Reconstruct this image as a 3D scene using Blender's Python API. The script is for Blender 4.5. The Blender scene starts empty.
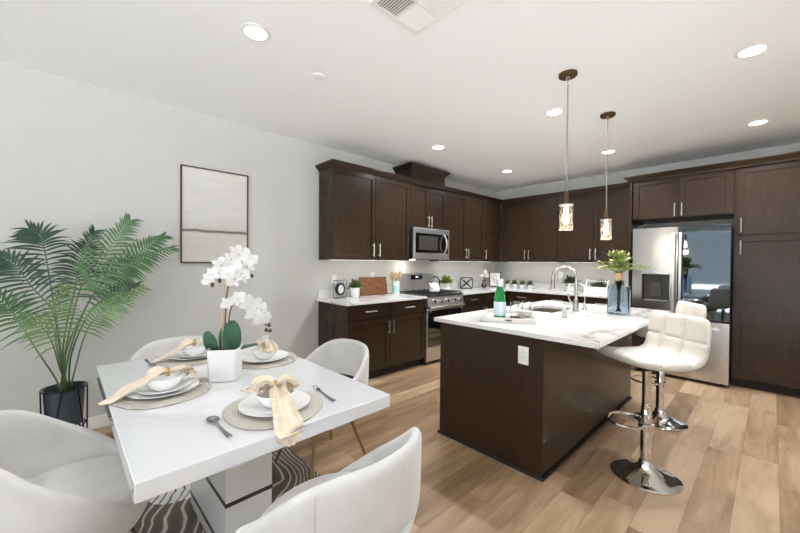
import bpy, bmesh, math, random
from mathutils import Vector, Matrix
PI = math.pi
sin, cos = math.sin, math.cos
SC = bpy.context.scene
COL = SC.collection

# ------------------------------------------------------------------ camera
YAW, PITCH, ROLL, FPX = 0.8191, -0.0123, 0.0087, 348.2
CAM = Vector((3.6907, -5.9573, 1.3532))
fw = Vector((-sin(YAW)*cos(PITCH), cos(YAW)*cos(PITCH), sin(PITCH)))
rt = Vector((cos(YAW), sin(YAW), 0.0))
up = rt.cross(fw)
rt2 = rt*cos(ROLL) + up*sin(ROLL)
up2 = -rt*sin(ROLL) + up*cos(ROLL)
cd = bpy.data.cameras.new('camera')
cd.sensor_width = 36.0
cd.lens = FPX/800.0*36.0
cd.clip_start = 0.02
co = bpy.data.objects.new('camera', cd)
COL.objects.link(co)
co.matrix_world = Matrix(((rt2.x, up2.x, -fw.x, CAM.x), (rt2.y, up2.y, -fw.y, CAM.y),
                          (rt2.z, up2.z, -fw.z, CAM.z), (0, 0, 0, 1)))
SC.camera = co

# ------------------------------------------------------------------ exposure, sky, lights
SKY_STRENGTH = 1.0
CAN_POWER = 15.0
SUN_STRENGTH = 44.0
EXPOSURE = 0.3
SC.view_settings.view_transform = 'Standard'
SC.view_settings.look = 'None'
SC.view_settings.gamma = 1.0
SC.view_settings.use_curve_mapping = False
SC.view_settings.exposure = EXPOSURE
SC.cycles.use_denoising = True
SC.cycles.max_bounces = 10
SC.cycles.diffuse_bounces = 6
SC.cycles.sample_clamp_indirect = 60.0
SC.cycles.caustics_refractive = False

wd = bpy.data.worlds.new('sky')
SC.world = wd
wd.use_nodes = True
wn, wl = wd.node_tree.nodes, wd.node_tree.links
bg = wn['Background']
tc = wn.new('ShaderNodeTexCoord')
sx = wn.new('ShaderNodeSeparateXYZ')
wl.new(tc.outputs['Generated'], sx.inputs[0])
wr = wn.new('ShaderNodeValToRGB')
wr.color_ramp.elements[0].position = 0.0
wr.color_ramp.elements[0].color = (0.90, 0.95, 1.0, 1)
wr.color_ramp.elements[1].position = 0.7
wr.color_ramp.elements[1].color = (0.66, 0.82, 1.0, 1)
wl.new(sx.outputs['Z'], wr.inputs[0])
wl.new(wr.outputs[0], bg.inputs['Color'])
bg.inputs['Strength'].default_value = SKY_STRENGTH

# the sun stands behind the kitchen wall: it lights the patio outside, which throws light up to the ceiling
sl = bpy.data.lights.new('sun', 'SUN')
sl.energy = SUN_STRENGTH
sl.angle = 0.01
sl.color = (1.0, .98, .95)
so = bpy.data.objects.new('sun', sl)
COL.objects.link(so)
so.rotation_euler = (math.radians(-32), math.radians(-5), 0)

H = 2.735          # ceiling height
RX, RY = 5.9, -8.6  # right wall, rear wall


def portal(loc, rot, w, h):
    l = bpy.data.lights.new('window_portal', 'AREA')
    l.shape = 'RECTANGLE'
    l.size, l.size_y = w, h
    l.cycles.is_portal = True
    o = bpy.data.objects.new('window_portal', l)
    COL.objects.link(o)
    o.location, o.rotation_euler = loc, rot


portal((3.1, RY-0.02, 1.2), (PI/2, 0, 0), 3.6, 2.3)
portal((RX+0.02, -6.1, 1.45), (PI/2, 0, PI/2), 3.4, 1.9)

# ------------------------------------------------------------------ materials
MATS = {}


def P(name, color, rough=0.5, metal=0.0, **kw):
    if name in MATS:
        return MATS[name]
    m = bpy.data.materials.new(name)
    m.use_nodes = True
    b = m.node_tree.nodes['Principled BSDF']
    b.inputs['Base Color'].default_value = (*color, 1)
    b.inputs['Roughness'].default_value = rough
    b.inputs['Metallic'].default_value = metal
    for k, v in kw.items():
        key = {'coat': 'Coat Weight', 'coat_rough': 'Coat Roughness', 'sheen': 'Sheen Weight', 'sheen_rough': 'Sheen Roughness',
               'trans': 'Transmission Weight', 'ior': 'IOR', 'spec': 'Specular IOR Level', 'aniso': 'Anisotropic',
               'emit': 'Emission Strength', 'sss': 'Subsurface Weight', 'alpha': 'Alpha'}[k]
        b.inputs[key].default_value = v
    if 'emit' in kw:
        b.inputs['Emission Color'].default_value = (*color, 1)
    MATS[name] = m
    return m


def nodes(m):
    nt = m.node_tree
    return nt.nodes, nt.links, nt.nodes['Principled BSDF']


def ramp(n, stops, interp='LINEAR'):
    r = n.new('ShaderNodeValToRGB')
    r.color_ramp.interpolation = interp
    e = r.color_ramp.elements
    while len(e) < len(stops):
        e.new(0.5)
    for i, (p, c) in enumerate(stops):
        e[i].position = p
        e[i].color = (*c, 1)
    return r


def add_noise_color(m, scale, c1, c2, stretch=(1, 1, 1), detail=4, lo=0.3, hi=0.7, coord='Object', bump=0.0):
    n, l, b = nodes(m)
    t = n.new('ShaderNodeTexCoord')
    mp = n.new('ShaderNodeMapping')
    mp.inputs['Scale'].default_value = stretch
    l.new(t.outputs[coord], mp.inputs[0])
    nz = n.new('ShaderNodeTexNoise')
    nz.inputs['Scale'].default_value = scale
    nz.inputs['Detail'].default_value = detail
    l.new(mp.outputs[0], nz.inputs['Vector'])
    r = ramp(n, [(lo, c1), (hi, c2)])
    l.new(nz.outputs['Fac'], r.inputs[0])
    l.new(r.outputs[0], b.inputs['Base Color'])
    if bump:
        bp = n.new('ShaderNodeBump')
        bp.inputs['Strength'].default_value = bump
        bp.inputs['Distance'].default_value = 0.004
        l.new(nz.outputs['Fac'], bp.inputs['Height'])
        l.new(bp.outputs[0], b.inputs['Normal'])
    return m


def C(h):  # sRGB 0-255 -> linear
    def f(v):
        v /= 255.0
        return v/12.92 if v <= 0.04045 else ((v+0.055)/1.055)**2.4
    return tuple(f(v) for v in h)


wall_m = P('wall_paint', C((207, 209, 208)), 0.75)
add_noise_color(wall_m, 140, C((205, 205, 202)), C((208, 208, 205)), bump=0.06)
ceil_m = P('ceiling_paint', C((250, 252, 254)), 0.85)
trim_m = P('trim_paint', C((240, 240, 238)), 0.4)
wood_m = P('espresso_wood', C((46, 34, 29)), 0.27, spec=0.32)
add_noise_color(wood_m, 9, C((47, 35, 26)), C((57, 43, 32)), stretch=(9, 9, 0.7), detail=6)
toe_m = P('toe_kick_black', C((24, 20, 19)), 0.6)
wavysteel_m = P('wavy_steel', C((200, 200, 200)), 0.2, 1.0)
add_noise_color(wavysteel_m, 5.5, C((196, 196, 196)), C((204, 204, 204)), stretch=(1, 1, .45), detail=1, bump=.9)
steel_m = P('brushed_steel', C((214, 214, 213)), 0.38, 1.0)
add_noise_color(steel_m, 60, C((208, 208, 207)), C((222, 222, 221)), stretch=(1, 1, 30), bump=0.02)
handle_m = P('satin_nickel', C((215, 213, 208)), 0.28, 1.0)
chrome_m = P('chrome', C((232, 232, 232)), 0.04, 1.0)
nickel_m = P('brushed_nickel', C((184, 180, 173)), 0.25, 1.0)
gold_m = P('brass', C((168, 140, 92)), 0.3, 1.0)
blackglass_m = P('black_glass', (0.004, 0.005, 0.006), 0.03, spec=1.0, coat=1.0, coat_rough=0.02)
mirror_m = P('dark_mirror_glass', (0.16, 0.19, 0.21), 0.03, 1.0)
black_m = P('black_plastic', C((22, 22, 23)), 0.4)
blackmetal_m = P('black_metal', C((30, 30, 31)), 0.45, 0.6)
darkgrey_m = P('dark_grey_metal', C((62, 62, 64)), 0.4, 0.7)
bronze_m = P('bronze', C((96, 74, 52)), 0.4, 0.8)
whitegloss_m = P('white_gloss_lacquer', C((223, 224, 225)), 0.08, coat=0.6, coat_rough=0.03)
ceramic_m = P('white_ceramic', C((240, 240, 238)), 0.18)
plate_m = P('white_porcelain', C((248, 248, 248)), 0.12, coat=0.4)
potwhite_m = P('white_stoneware', C((238, 238, 236)), 0.4)
plastic_m = P('white_plastic', C((240, 240, 238)), 0.35)
velvet_m = P('white_velvet', C((226, 223, 217)), 0.85, sheen=0.5, sheen_rough=0.4)
add_noise_color(velvet_m, 7, C((206, 204, 200)), C((220, 218, 215)), detail=5, bump=0.1)
leather_m = P('white_leatherette', C((216, 212, 203)), 0.42)
seam_m = P('seam_thread', C((196, 194, 190)), 0.9)
satin_m = P('cream_satin', C((236, 212, 176)), 0.38, sheen=0.3)
add_noise_color(satin_m, 30, C((222, 203, 174)), C((238, 225, 204)), detail=3)
pearl_m = P('gold_beads', C((214, 186, 140)), 0.25, 0.8)
soil_m = P('dark_soil', C((40, 32, 26)), 0.95)
stem_m = P('green_stem', C((98, 118, 78)), 0.55)
brownstem_m = P('brown_stem', C((120, 100, 72)), 0.7)
palmdark_m = P('palm_dark_green', C((44, 74, 56)), 0.4)
palmmid_m = P('palm_green', C((82, 122, 76)), 0.42)
palmlight_m = P('palm_light_green', C((110, 142, 86)), 0.45)
for mm, a, b_ in ((palmdark_m, (34, 60, 46), (58, 92, 72)), (palmmid_m, (54, 88, 52), (92, 128, 84)), (palmlight_m, (84, 116, 62), (124, 152, 96))):
    add_noise_color(mm, 12, C(a), C(b_))
orchidleaf_m = P('orchid_leaf', C((52, 92, 70)), 0.35)
add_noise_color(orchidleaf_m, 14, C((42, 80, 60)), C((70, 112, 88)))
petal_m = P('white_petal', C((232, 231, 229)), 0.55, sss=0.1)
bud_m = P('dark_bud', C((70, 66, 44)), 0.6)
herb_m = P('herb_leaf', C((88, 108, 52)), 0.5)
add_noise_color(herb_m, 40, C((70, 88, 40)), C((122, 142, 78)))
herbdark_m = P('herb_leaf_dark', C((60, 74, 44)), 0.5)
sage_m = P('pale_leaf', C((150, 160, 96)), 0.5)
add_noise_color(sage_m, 25, C((108, 126, 62)), C((182, 190, 122)))
board_m = P('walnut_board', C((128, 82, 50)), 0.5)
add_noise_color(board_m, 6, C((104, 64, 38)), C((158, 104, 66)), stretch=(1, 1, 12), detail=6)
utwood_m = P('pale_wood', C((200, 172, 136)), 0.55)
teal_m = P('pale_teal_glaze', C((170, 206, 208)), 0.3)
cream_m = P('cream_paper', C((240, 238, 232)), 0.7)
bottle_m = P('green_glass', C((70, 190, 110)), 0.05, trans=0.6, ior=1.3)
bluelabel_m = P('pale_blue_label', C((206, 222, 232)), 0.5)
clear_m = P('clear_glass', (0.97, 0.98, 0.98), 0.03, trans=1.0, ior=1.3)
frost_m = P('seeded_glass', (0.98, 0.97, 0.95), 0.10, trans=0.95, ior=1.15)
blueglass_m = P('blue_glass', C((222, 234, 245)), 0.04, trans=1.0, ior=1.12)
bulb_m = P('lit_bulb', (1.0, 0.86, 0.66), 0.5, emit=24.0)
strip_m = P('added_lit_strip', (1.0, 0.93, 0.82), 0.5, emit=7.0)  # glow of the strips added below the wall cabinets
led_m = P('lit_diffuser', (1.0, 0.97, 0.92), 0.5, emit=9.0)
cutlery_m = P('polished_steel', C((178, 178, 180)), 0.2, 1.0)
display_m = P('display', (0.75, 0.85, 1.0), 0.5, emit=1.5)
grey_m = P('grey_vent_backing', C((150, 150, 150)), 0.7)
ink_m = P('ink', C((40, 38, 36)), 0.7)


# quartz with veins
def quartz():
    m = P('veined_quartz', C((240, 239, 236)), 0.1)
    n, l, b = nodes(m)
    t = n.new('ShaderNodeTexCoord')
    nz = n.new('ShaderNodeTexNoise')
    nz.inputs['Scale'].default_value = 1.3
    nz.inputs['Detail'].default_value = 6
    l.new(t.outputs['Object'], nz.inputs['Vector'])
    mx = n.new('ShaderNodeMix')
    mx.data_type = 'RGBA'
    mx.inputs['Factor'].default_value = 0.55
    l.new(t.outputs['Object'], mx.inputs[6])
    l.new(nz.outputs['Color'], mx.inputs[7])
    nv = n.new('ShaderNodeTexNoise')
    nv.inputs['Scale'].default_value = 2.6
    nv.inputs['Detail'].default_value = 3
    l.new(mx.outputs[2], nv.inputs['Vector'])
    r = ramp(n, [(0.0, C((228, 227, 225))), (0.48, C((228, 227, 225))), (0.5, C((184, 176, 166))), (0.52, C((228, 227, 225))), (1.0, C((228, 227, 225)))])
    l.new(nv.outputs['Fac'], r.inputs[0])
    l.new(r.outputs[0], b.inputs['Base Color'])
    return m


quartz_m = quartz()


def floor_mat():
    m = P('oak_planks', C((176, 140, 106)), 0.36)
    n, l, b = nodes(m)

    def mth(op, a, c=None, d=None):
        k = n.new('ShaderNodeMath')
        k.operation = op
        for i, v in enumerate((a, c, d)):
            if v is None:
                continue
            if isinstance(v, (int, float)):
                k.inputs[i].default_value = v
            else:
                l.new(v, k.inputs[i])
        return k.outputs[0]
    t = n.new('ShaderNodeTexCoord')
    s = n.new('ShaderNodeSeparateXYZ')
    l.new(t.outputs['Object'], s.inputs[0])
    row = mth('FLOOR', mth('DIVIDE', s.outputs['X'], 0.178))
    wn1 = n.new('ShaderNodeTexWhiteNoise')
    wn1.noise_dimensions = '1D'
    l.new(row, wn1.inputs['W'])
    yy = mth('ADD', mth('DIVIDE', s.outputs['Y'], 1.22), mth('MULTIPLY', wn1.outputs['Value'], 7.3))
    pl = mth('FLOOR', yy)
    cb = n.new('ShaderNodeCombineXYZ')
    l.new(row, cb.inputs[0])
    l.new(pl, cb.inputs[1])
    wn2 = n.new('ShaderNodeTexWhiteNoise')
    wn2.noise_dimensions = '2D'
    l.new(cb.outputs[0], wn2.inputs['Vector'])
    # grain, offset per plank
    off = n.new('ShaderNodeVectorMath')
    off.operation = 'SCALE'
    l.new(wn2.outputs['Color'], off.inputs[0])
    off.inputs['Scale'].default_value = 17.0
    ad = n.new('ShaderNodeVectorMath')
    ad.operation = 'ADD'
    l.new(t.outputs['Object'], ad.inputs[0])
    l.new(off.outputs[0], ad.inputs[1])
    mp = n.new('ShaderNodeMapping')
    mp.inputs['Scale'].default_value = (7.0, 0.8, 1)
    l.new(ad.outputs[0], mp.inputs[0])
    g1 = n.new('ShaderNodeTexNoise')
    g1.inputs['Scale'].default_value = 1.6
    g1.inputs['Detail'].default_value = 7
    g1.inputs['Roughness'].default_value = 0.62
    g1.inputs['Distortion'].default_value = 0.8
    l.new(mp.outputs[0], g1.inputs['Vector'])
    fac = mth('ADD', mth('MULTIPLY', wn2.outputs['Value'], 0.42), mth('MULTIPLY', g1.outputs['Fac'], 0.85))
    r = ramp(n, [(0.32, C((104, 78, 54))), (0.50, C((146, 116, 86))), (0.64, C((168, 137, 105))), (0.85, C((194, 165, 133)))])
    l.new(fac, r.inputs[0])
    # joints
    fx = mth('FRACT', mth('DIVIDE', s.outputs['X'], 0.178))
    fy = mth('FRACT', yy)
    ex = mth('LESS_THAN', mth('MINIMUM', fx, mth('SUBTRACT', 1.0, fx)), 0.009)
    ey = mth('LESS_THAN', mth('MINIMUM', fy, mth('SUBTRACT', 1.0, fy)), 0.0012)
    e = mth('MULTIPLY', mth('MAXIMUM', ex, ey), 0.45)
    mx = n.new('ShaderNodeMix')
    mx.data_type = 'RGBA'
    l.new(e, mx.inputs['Factor'])
    l.new(r.outputs[0], mx.inputs[6])
    mx.inputs[7].default_value = (*C((92, 68, 50)), 1)
    l.new(mx.outputs[2], b.inputs['Base Color'])
    return m


floor_m = floor_mat()


def rug_mat():
    m = P('swirl_rug', C((110, 100, 90)), 0.95)
    n, l, b = nodes(m)
    t = n.new('ShaderNodeTexCoord')
    nz = n.new('ShaderNodeTexNoise')
    nz.inputs['Scale'].default_value = 1.5
    nz.inputs['Detail'].default_value = 1
    l.new(t.outputs['Object'], nz.inputs['Vector'])
    mx = n.new('ShaderNodeMix')
    mx.data_type = 'RGBA'
    mx.inputs['Factor'].default_value = 0.45
    l.new(t.outputs['Object'], mx.inputs[6])
    l.new(nz.outputs['Color'], mx.inputs[7])
    def wave(sc, dist):
        w = n.new('ShaderNodeTexWave')
        w.wave_type = 'RINGS'
        w.rings_direction = 'Z'
        w.inputs['Scale'].default_value = sc
        w.inputs['Distortion'].default_value = dist
        w.inputs['Detail'].default_value = 1.0
        l.new(mx.outputs[2], w.inputs['Vector'])
        return w
    w = wave(13.0, 2.5)
    r = ramp(n, [(0.0, C((104, 96, 86))), (0.84, C((116, 108, 97))), (0.93, C((200, 193, 182))), (1.0, C((208, 201, 190)))])
    l.new(w.outputs['Fac'], r.inputs[0])
    w2 = wave(19.0, 5.0)
    r2 = ramp(n, [(0.0, C((104, 100, 96))), (0.06, C((124, 120, 116))), (0.16, C((222, 219, 214))), (1.0, C((232, 229, 225)))])
    l.new(w2.outputs['Fac'], r2.inputs[0])
    nz2 = n.new('ShaderNodeTexNoise')
    nz2.inputs['Scale'].default_value = 2.1
    nz2.inputs['Detail'].default_value = 0
    l.new(t.outputs['Object'], nz2.inputs['Vector'])
    gt = n.new('ShaderNodeMath')
    gt.operation = 'GREATER_THAN'
    sp = n.new('ShaderNodeSeparateXYZ')
    l.new(t.outputs['Object'], sp.inputs[0])
    ma = n.new('ShaderNodeMath')
    ma.operation = 'MULTIPLY_ADD'
    l.new(sp.outputs['Y'], ma.inputs[0])
    ma.inputs[1].default_value = -0.3
    l.new(nz2.outputs['Fac'], ma.inputs[2])
    l.new(ma.outputs[0], gt.inputs[0])
    gt.inputs[1].default_value = 0.52
    m2 = n.new('ShaderNodeMix')
    m2.data_type = 'RGBA'
    l.new(gt.outputs[0], m2.inputs['Factor'])
    l.new(r.outputs[0], m2.inputs[6])
    l.new(r2.outputs[0], m2.inputs[7])
    l.new(m2.outputs[2], b.inputs['Base Color'])
    return m


rug_m = rug_mat()


def mat_weave():
    m = P('woven_placemat', C((206, 198, 184)), 0.8)
    n, l, b = nodes(m)
    t = n.new('ShaderNodeTexCoord')
    w = n.new('ShaderNodeTexWave')
    w.wave_type = 'RINGS'
    w.rings_direction = 'Z'
    w.inputs['Scale'].default_value = 34.0
    w.inputs['Distortion'].default_value = 0.4
    l.new(t.outputs['Object'], w.inputs['Vector'])
    r = ramp(n, [(0.1, C((172, 166, 154))), (0.5, C((200, 195, 185)))])
    l.new(w.outputs['Fac'], r.inputs[0])
    l.new(r.outputs[0], b.inputs['Base Color'])
    bp = n.new('ShaderNodeBump')
    bp.inputs['Strength'].default_value = 0.4
    bp.inputs['Distance'].default_value = 0.003
    l.new(w.outputs['Fac'], bp.inputs['Height'])
    l.new(bp.outputs[0], b.inputs['Normal'])
    return m


weave_m = mat_weave()


def pane_mat():
    m = bpy.data.materials.new('window_glass')
    m.use_nodes = True
    n, l = m.node_tree.nodes, m.node_tree.links
    n.remove(n['Principled BSDF'])
    tr = n.new('ShaderNodeBsdfTransparent')
    gl = n.new('ShaderNodeBsdfGlossy')
    gl.inputs['Roughness'].default_value = 0.01
    mx = n.new('ShaderNodeMixShader')
    mx.inputs[0].default_value = 0.06
    l.new(tr.outputs[0], mx.inputs[1])
    l.new(gl.outputs[0], mx.inputs[2])
    l.new(mx.outputs[0], n['Material Output'].inputs[0])
    return m


pane_m = pane_mat()


def art_mat():
    # a generic pale abstract: a soft dark band on an off-white ground (object space: z 0..0.89)
    m = P('abstract_print', C((226, 224, 219)), 0.6)
    n, l, b = nodes(m)
    t = n.new('ShaderNodeTexCoord')
    s = n.new('ShaderNodeSeparateXYZ')
    l.new(t.outputs['Object'], s.inputs[0])
    nz = n.new('ShaderNodeTexNoise')
    nz.inputs['Scale'].default_value = 7
    nz.inputs['Detail'].default_value = 6
    l.new(t.outputs['Object'], nz.inputs['Vector'])
    a = n.new('ShaderNodeMath')
    a.operation = 'MULTIPLY_ADD'
    l.new(nz.outputs['Fac'], a.inputs[0])
    a.inputs[1].default_value = 0.035
    l.new(s.outputs['Z'], a.inputs[2])
    mr = n.new('ShaderNodeMapRange')
    mr.inputs['From Min'].default_value = 0.0
    mr.inputs['From Max'].default_value = 0.9
    l.new(a.outputs[0], mr.inputs['Value'])
    r = ramp(n, [(0.0, C((218, 214, 207))), (0.335, C((216, 212, 204))), (0.352, C((128, 121, 112))), (0.366, C((118, 112, 106))), (0.377, C((206, 204, 199))), (0.45, C((216, 215, 211))), (0.7, C((222, 221, 217))), (1.0, C((228, 227, 223)))])
    l.new(mr.outputs[0], r.inputs[0])
    nb = n.new('ShaderNodeTexNoise')
    nb.inputs['Scale'].default_value = 3
    nb.inputs['Detail'].default_value = 5
    mp = n.new('ShaderNodeMapping')
    mp.inputs['Scale'].default_value = (1, 1, 6)
    l.new(t.outputs['Object'], mp.inputs[0])
    l.new(mp.outputs[0], nb.inputs['Vector'])
    rr = ramp(n, [(0.3, (0.9, 0.9, 0.89)), (0.7, (1, 1, 1))])
    l.new(nb.outputs['Fac'], rr.inputs[0])
    mx = n.new('ShaderNodeMix')
    mx.data_type = 'RGBA'
    mx.blend_type = 'MULTIPLY'
    mx.inputs['Factor'].default_value = 1
    l.new(r.outputs[0], mx.inputs[6])
    l.new(rr.outputs[0], mx.inputs[7])
    l.new(mx.outputs[2], b.inputs['Base Color'])
    return m


art_m = art_mat()


# ------------------------------------------------------------------ mesh builder
class MB:
    def __init__(s):
        s.v, s.f = [], []

    def add(s, vs, fs):
        o = len(s.v)
        s.v += [tuple(v) for v in vs]
        s.f += [tuple(i+o for i in f) for f in fs]
        return s

    def box(s, x0, x1, y0, y1, z0, z1):
        v = [(x, y, z) for z in (z0, z1) for y in (y0, y1) for x in (x0, x1)]
        return s.add(v, [(0, 2, 3, 1), (4, 5, 7, 6), (0, 1, 5, 4), (2, 6, 7, 3), (0, 4, 6, 2), (1, 3, 7, 5)])

    def tube(s, pts, r, n=8, closed=False, radii=None):
        pts = [Vector(p) for p in pts]
        N = len(pts)
        rings = []
        prev = None
        for i, p in enumerate(pts):
            if closed:
                d = pts[(i+1) % N] - pts[i-1]
            else:
                d = pts[min(i+1, N-1)] - pts[max(i-1, 0)]
            if d.length < 1e-9:
                d = Vector((0, 0, 1))
            d.normalize()
            if prev is None:
                a = Vector((0, 0, 1)) if abs(d.z) < 0.9 else Vector((1, 0, 0))
                u = d.cross(a).normalized()
            else:
                u = (prev - d*prev.dot(d))
                u = u.normalized() if u.length > 1e-6 else d.orthogonal().normalized()
            prev = u
            w = d.cross(u)
            rr = radii[i] if radii else r
            rings.append([p + (u*cos(2*PI*k/n) + w*sin(2*PI*k/n))*rr for k in range(n)])
        vs = [q for R in rings for q in R]
        fs = []
        M = N if closed else N-1
        for i in range(M):
            j = (i+1) % N
            for k in range(n):
                fs.append((i*n+k, i*n+(k+1) % n, j*n+(k+1) % n, j*n+k))
        if not closed:
            fs.append(tuple(range(n-1, -1, -1)))
            fs.append(tuple((N-1)*n+k for k in range(n)))
        return s.add(vs, fs)

    def lathe(s, prof, n=24, c=(0, 0, 0), axis='z', caps=True):
        vs, fs = [], []
        for r, z in prof:
            for k in range(n):
                a = 2*PI*k/n
                q = (r*cos(a), r*sin(a), z)
                if axis == 'x':
                    q = (z, q[0], q[1])
                elif axis == 'y':
                    q = (q[1], z, q[0])
                vs.append((q[0]+c[0], q[1]+c[1], q[2]+c[2]))
        N = len(prof)
        for i in range(N-1):
            for k in range(n):
                fs.append((i*n+k, i*n+(k+1) % n, (i+1)*n+(k+1) % n, (i+1)*n+k))
        if caps:
            if prof[0][0] > 1e-5:
                fs.append(tuple(range(n-1, -1, -1)))
            if prof[-1][0] > 1e-5:
                fs.append(tuple((N-1)*n+k for k in range(n)))
        return s.add(vs, fs)

    def grid(s, fn, nu, nv, cu=False, cv=False):
        vs = [fn(i, j) for i in range(nu) for j in range(nv)]
        fs = []
        for i in range(nu if cu else nu-1):
            for j in range(nv if cv else nv-1):
                a, b = (i+1) % nu, (j+1) % nv
                fs.append((i*nv+j, a*nv+j, a*nv+b, i*nv+b))
        return s.add(vs, fs)

    def prism(s, poly, z0, z1, tf=None):
        n = len(poly)
        tf = tf or (lambda x, y, z: (x, y, z))
        vs = [tf(x, y, z0) for x, y in poly] + [tf(x, y, z1) for x, y in poly]
        fs = [tuple(range(n-1, -1, -1)), tuple(range(n, 2*n))]
        for k in range(n):
            fs.append((k, (k+1) % n, n+(k+1) % n, n+k))
        return s.add(vs, fs)

    def ball(s, c, r, nu=12, nv=8, sc=(1, 1, 1)):
        prof = [(r*sin(PI*i/nv)*1.0, -r*cos(PI*i/nv)) for i in range(nv+1)]
        t = MB().lathe(prof, nu, caps=False)
        return s.add([(c[0]+v[0]*sc[0], c[1]+v[1]*sc[1], c[2]+v[2]*sc[2]) for v in t.v], t.f)

    def build(s, name, m, parent=None, bevel=0.0, sub=0, smooth=True, solid=0.0, ang=35, wmerge=True):
        me = bpy.data.meshes.new(name)
        me.from_pydata([tuple(v) for v in s.v], [], s.f)
        bm = bmesh.new()
        bm.from_mesh(me)
        if wmerge:
            bmesh.ops.remove_doubles(bm, verts=bm.verts, dist=1e-5)
        bmesh.ops.recalc_face_normals(bm, faces=bm.faces)
        bm.to_mesh(me)
        bm.free()
        me.materials.append(m)
        if smooth:
            me.shade_smooth()
            me.set_sharp_from_angle(angle=math.radians(ang))
        o = bpy.data.objects.new(name, me)
        COL.objects.link(o)
        if solid:
            k = o.modifiers.new('solid', 'SOLIDIFY')
            k.thickness = solid
            k.offset = 0
        if bevel:
            k = o.modifiers.new('bevel', 'BEVEL')
            k.width = bevel
            k.segments = 2
            k.limit_method = 'ANGLE'
            k.harden_normals = False
        if sub:
            k = o.modifiers.new('sub', 'SUBSURF')
            k.levels = k.render_levels = sub
        if parent:
            o.parent = parent
        return o


def tag(o, label=None, cat=None, group=None, kind=None):
    if label:
        o['label'] = label
    if cat:
        o['category'] = cat
    if group:
        o['group'] = group
    if kind:
        o['kind'] = kind
    return o


def thing(name, label, cat, loc=(0, 0, 0), rz=0.0, group=None):
    o = bpy.data.objects.new(name, None)
    COL.objects.link(o)
    o.empty_display_size = 0.1
    o.location = loc
    o.rotation_euler = (0, 0, rz)
    return tag(o, label, cat, group)


def dup(root, loc, rz, label, group=None):
    r = root.copy()
    COL.objects.link(r)
    r.location, r.rotation_euler = loc, (0, 0, rz)
    r['label'] = label
    if group:
        r['group'] = group

    def rec(src, dst):
        for ch in list(src.children):
            c = ch.copy()
            COL.objects.link(c)
            c.parent = dst
            rec(ch, c)
    rec(root, r)
    return r


def struct(name, mb, m, **kw):
    o = mb.build(name, m, **kw)
    o['kind'] = 'structure'
    return o


def rrect(w, d, r, n=6):
    """rounded rectangle polygon centred at origin"""
    pts = []
    for cx, cy, a0 in ((w/2-r, d/2-r, 0), (-w/2+r, d/2-r, PI/2), (-w/2+r, -d/2+r, PI), (w/2-r, -d/2+r, 1.5*PI)):
        for k in range(n+1):
            a = a0 + PI/2*k/n
            pts.append((cx+r*cos(a), cy+r*sin(a)))
    return pts


# ------------------------------------------------------------------ room shell
struct('floor', MB().box(-0.1, RX+0.1, RY-0.1, 0.1, -0.1, 0.0), floor_m, smooth=False)
struct('ceiling', MB().box(-0.1, RX+0.1, RY-0.1, 0.1, H, H+0.1), ceil_m, smooth=False)
struct('wall_left', MB().box(-0.1, 0.0, RY-0.1, 0.1, 0, H), wall_m, smooth=False)
struct('wall_back', MB().box(0.0, RX, 0.0, 0.1, 0, H), wall_m, smooth=False)
# rear wall with a glazed opening, right wall with a window (both behind the camera)
WX0, WX1, WZ1 = 1.3, 4.9, 2.35
struct('wall_rear', MB().box(0, WX0, RY-0.1, RY, 0, H).box(WX1, RX, RY-0.1, RY, 0, H).box(WX0, WX1, RY-0.1, RY, WZ1, H), wall_m, smooth=False)
VY0, VY1, VZ0, VZ1 = -7.8, -4.4, 0.5, 2.4
struct('wall_right', MB().box(RX, RX+0.1, RY, VY0, 0, H).box(RX, RX+0.1, VY1, 0.0, 0, H).box(RX, RX+0.1, VY0, VY1, 0, VZ0).box(RX, RX+0.1, VY0, VY1, VZ1, H), wall_m, smooth=False)
d1 = bpy.data.objects.new('door_1', None)
COL.objects.link(d1)
d1['kind'] = 'structure'
d1.location = ((WX0+WX1)/2, RY-0.05, 0)
w_ = (WX1-WX0)/2
fr = MB().box(-w_, w_, -.03, .03, WZ1-.06, WZ1).box(-w_, w_, -.03, .03, 0, .06)
for x in (-w_, -0.04, w_-.08):
    fr.box(x, x+.08, -.03, .03, .06, WZ1-.06)
fr.build('door_frame', trim_m, d1, smooth=False)
for x0, x1 in ((-w_+.08, -.04), (.04, w_-.08)):
    MB().box(x0, x1, -.004, .004, .06, WZ1-.06).build('pane', pane_m, d1, smooth=False)
w1 = bpy.data.objects.new('window_1', None)
COL.objects.link(w1)
w1['kind'] = 'structure'
w1.location = (RX+.05, (VY0+VY1)/2, 0)
h_ = (VY1-VY0)/2
fr = MB().box(-.03, .03, -h_, h_, VZ0, VZ0+.06).box(-.03, .03, -h_, h_, VZ1-.06, VZ1)
for y in (-h_, -.03, h_-.06):
    fr.box(-.03, .03, y, y+.06, VZ0+.06, VZ1-.06)
fr.build('window_frame', trim_m, w1, smooth=False)
for y0, y1 in ((-h_+.06, -.03), (.03, h_-.06)):
    MB().box(-.004, .004, y0, y1, VZ0+.06, VZ1-.06).build('pane', pane_m, w1, smooth=False)
struct('ground', MB().box(-14, 24, -30, 12, -.4, -.12), P('patio_concrete', C((199, 203, 207)), 0.9), smooth=False)
struct('baseboard_left', MB().box(0.0, 0.014, RY, -3.835, 0, 0.10), trim_m, bevel=0.003)
struct('baseboard_back', MB().box(4.06, RX, -0.014, 0, 0, 0.10), trim_m, bevel=0.003)
struct('baseboard_right', MB().box(RX-.014, RX, RY, 0, 0, 0.10), trim_m, bevel=0.003)


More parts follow.
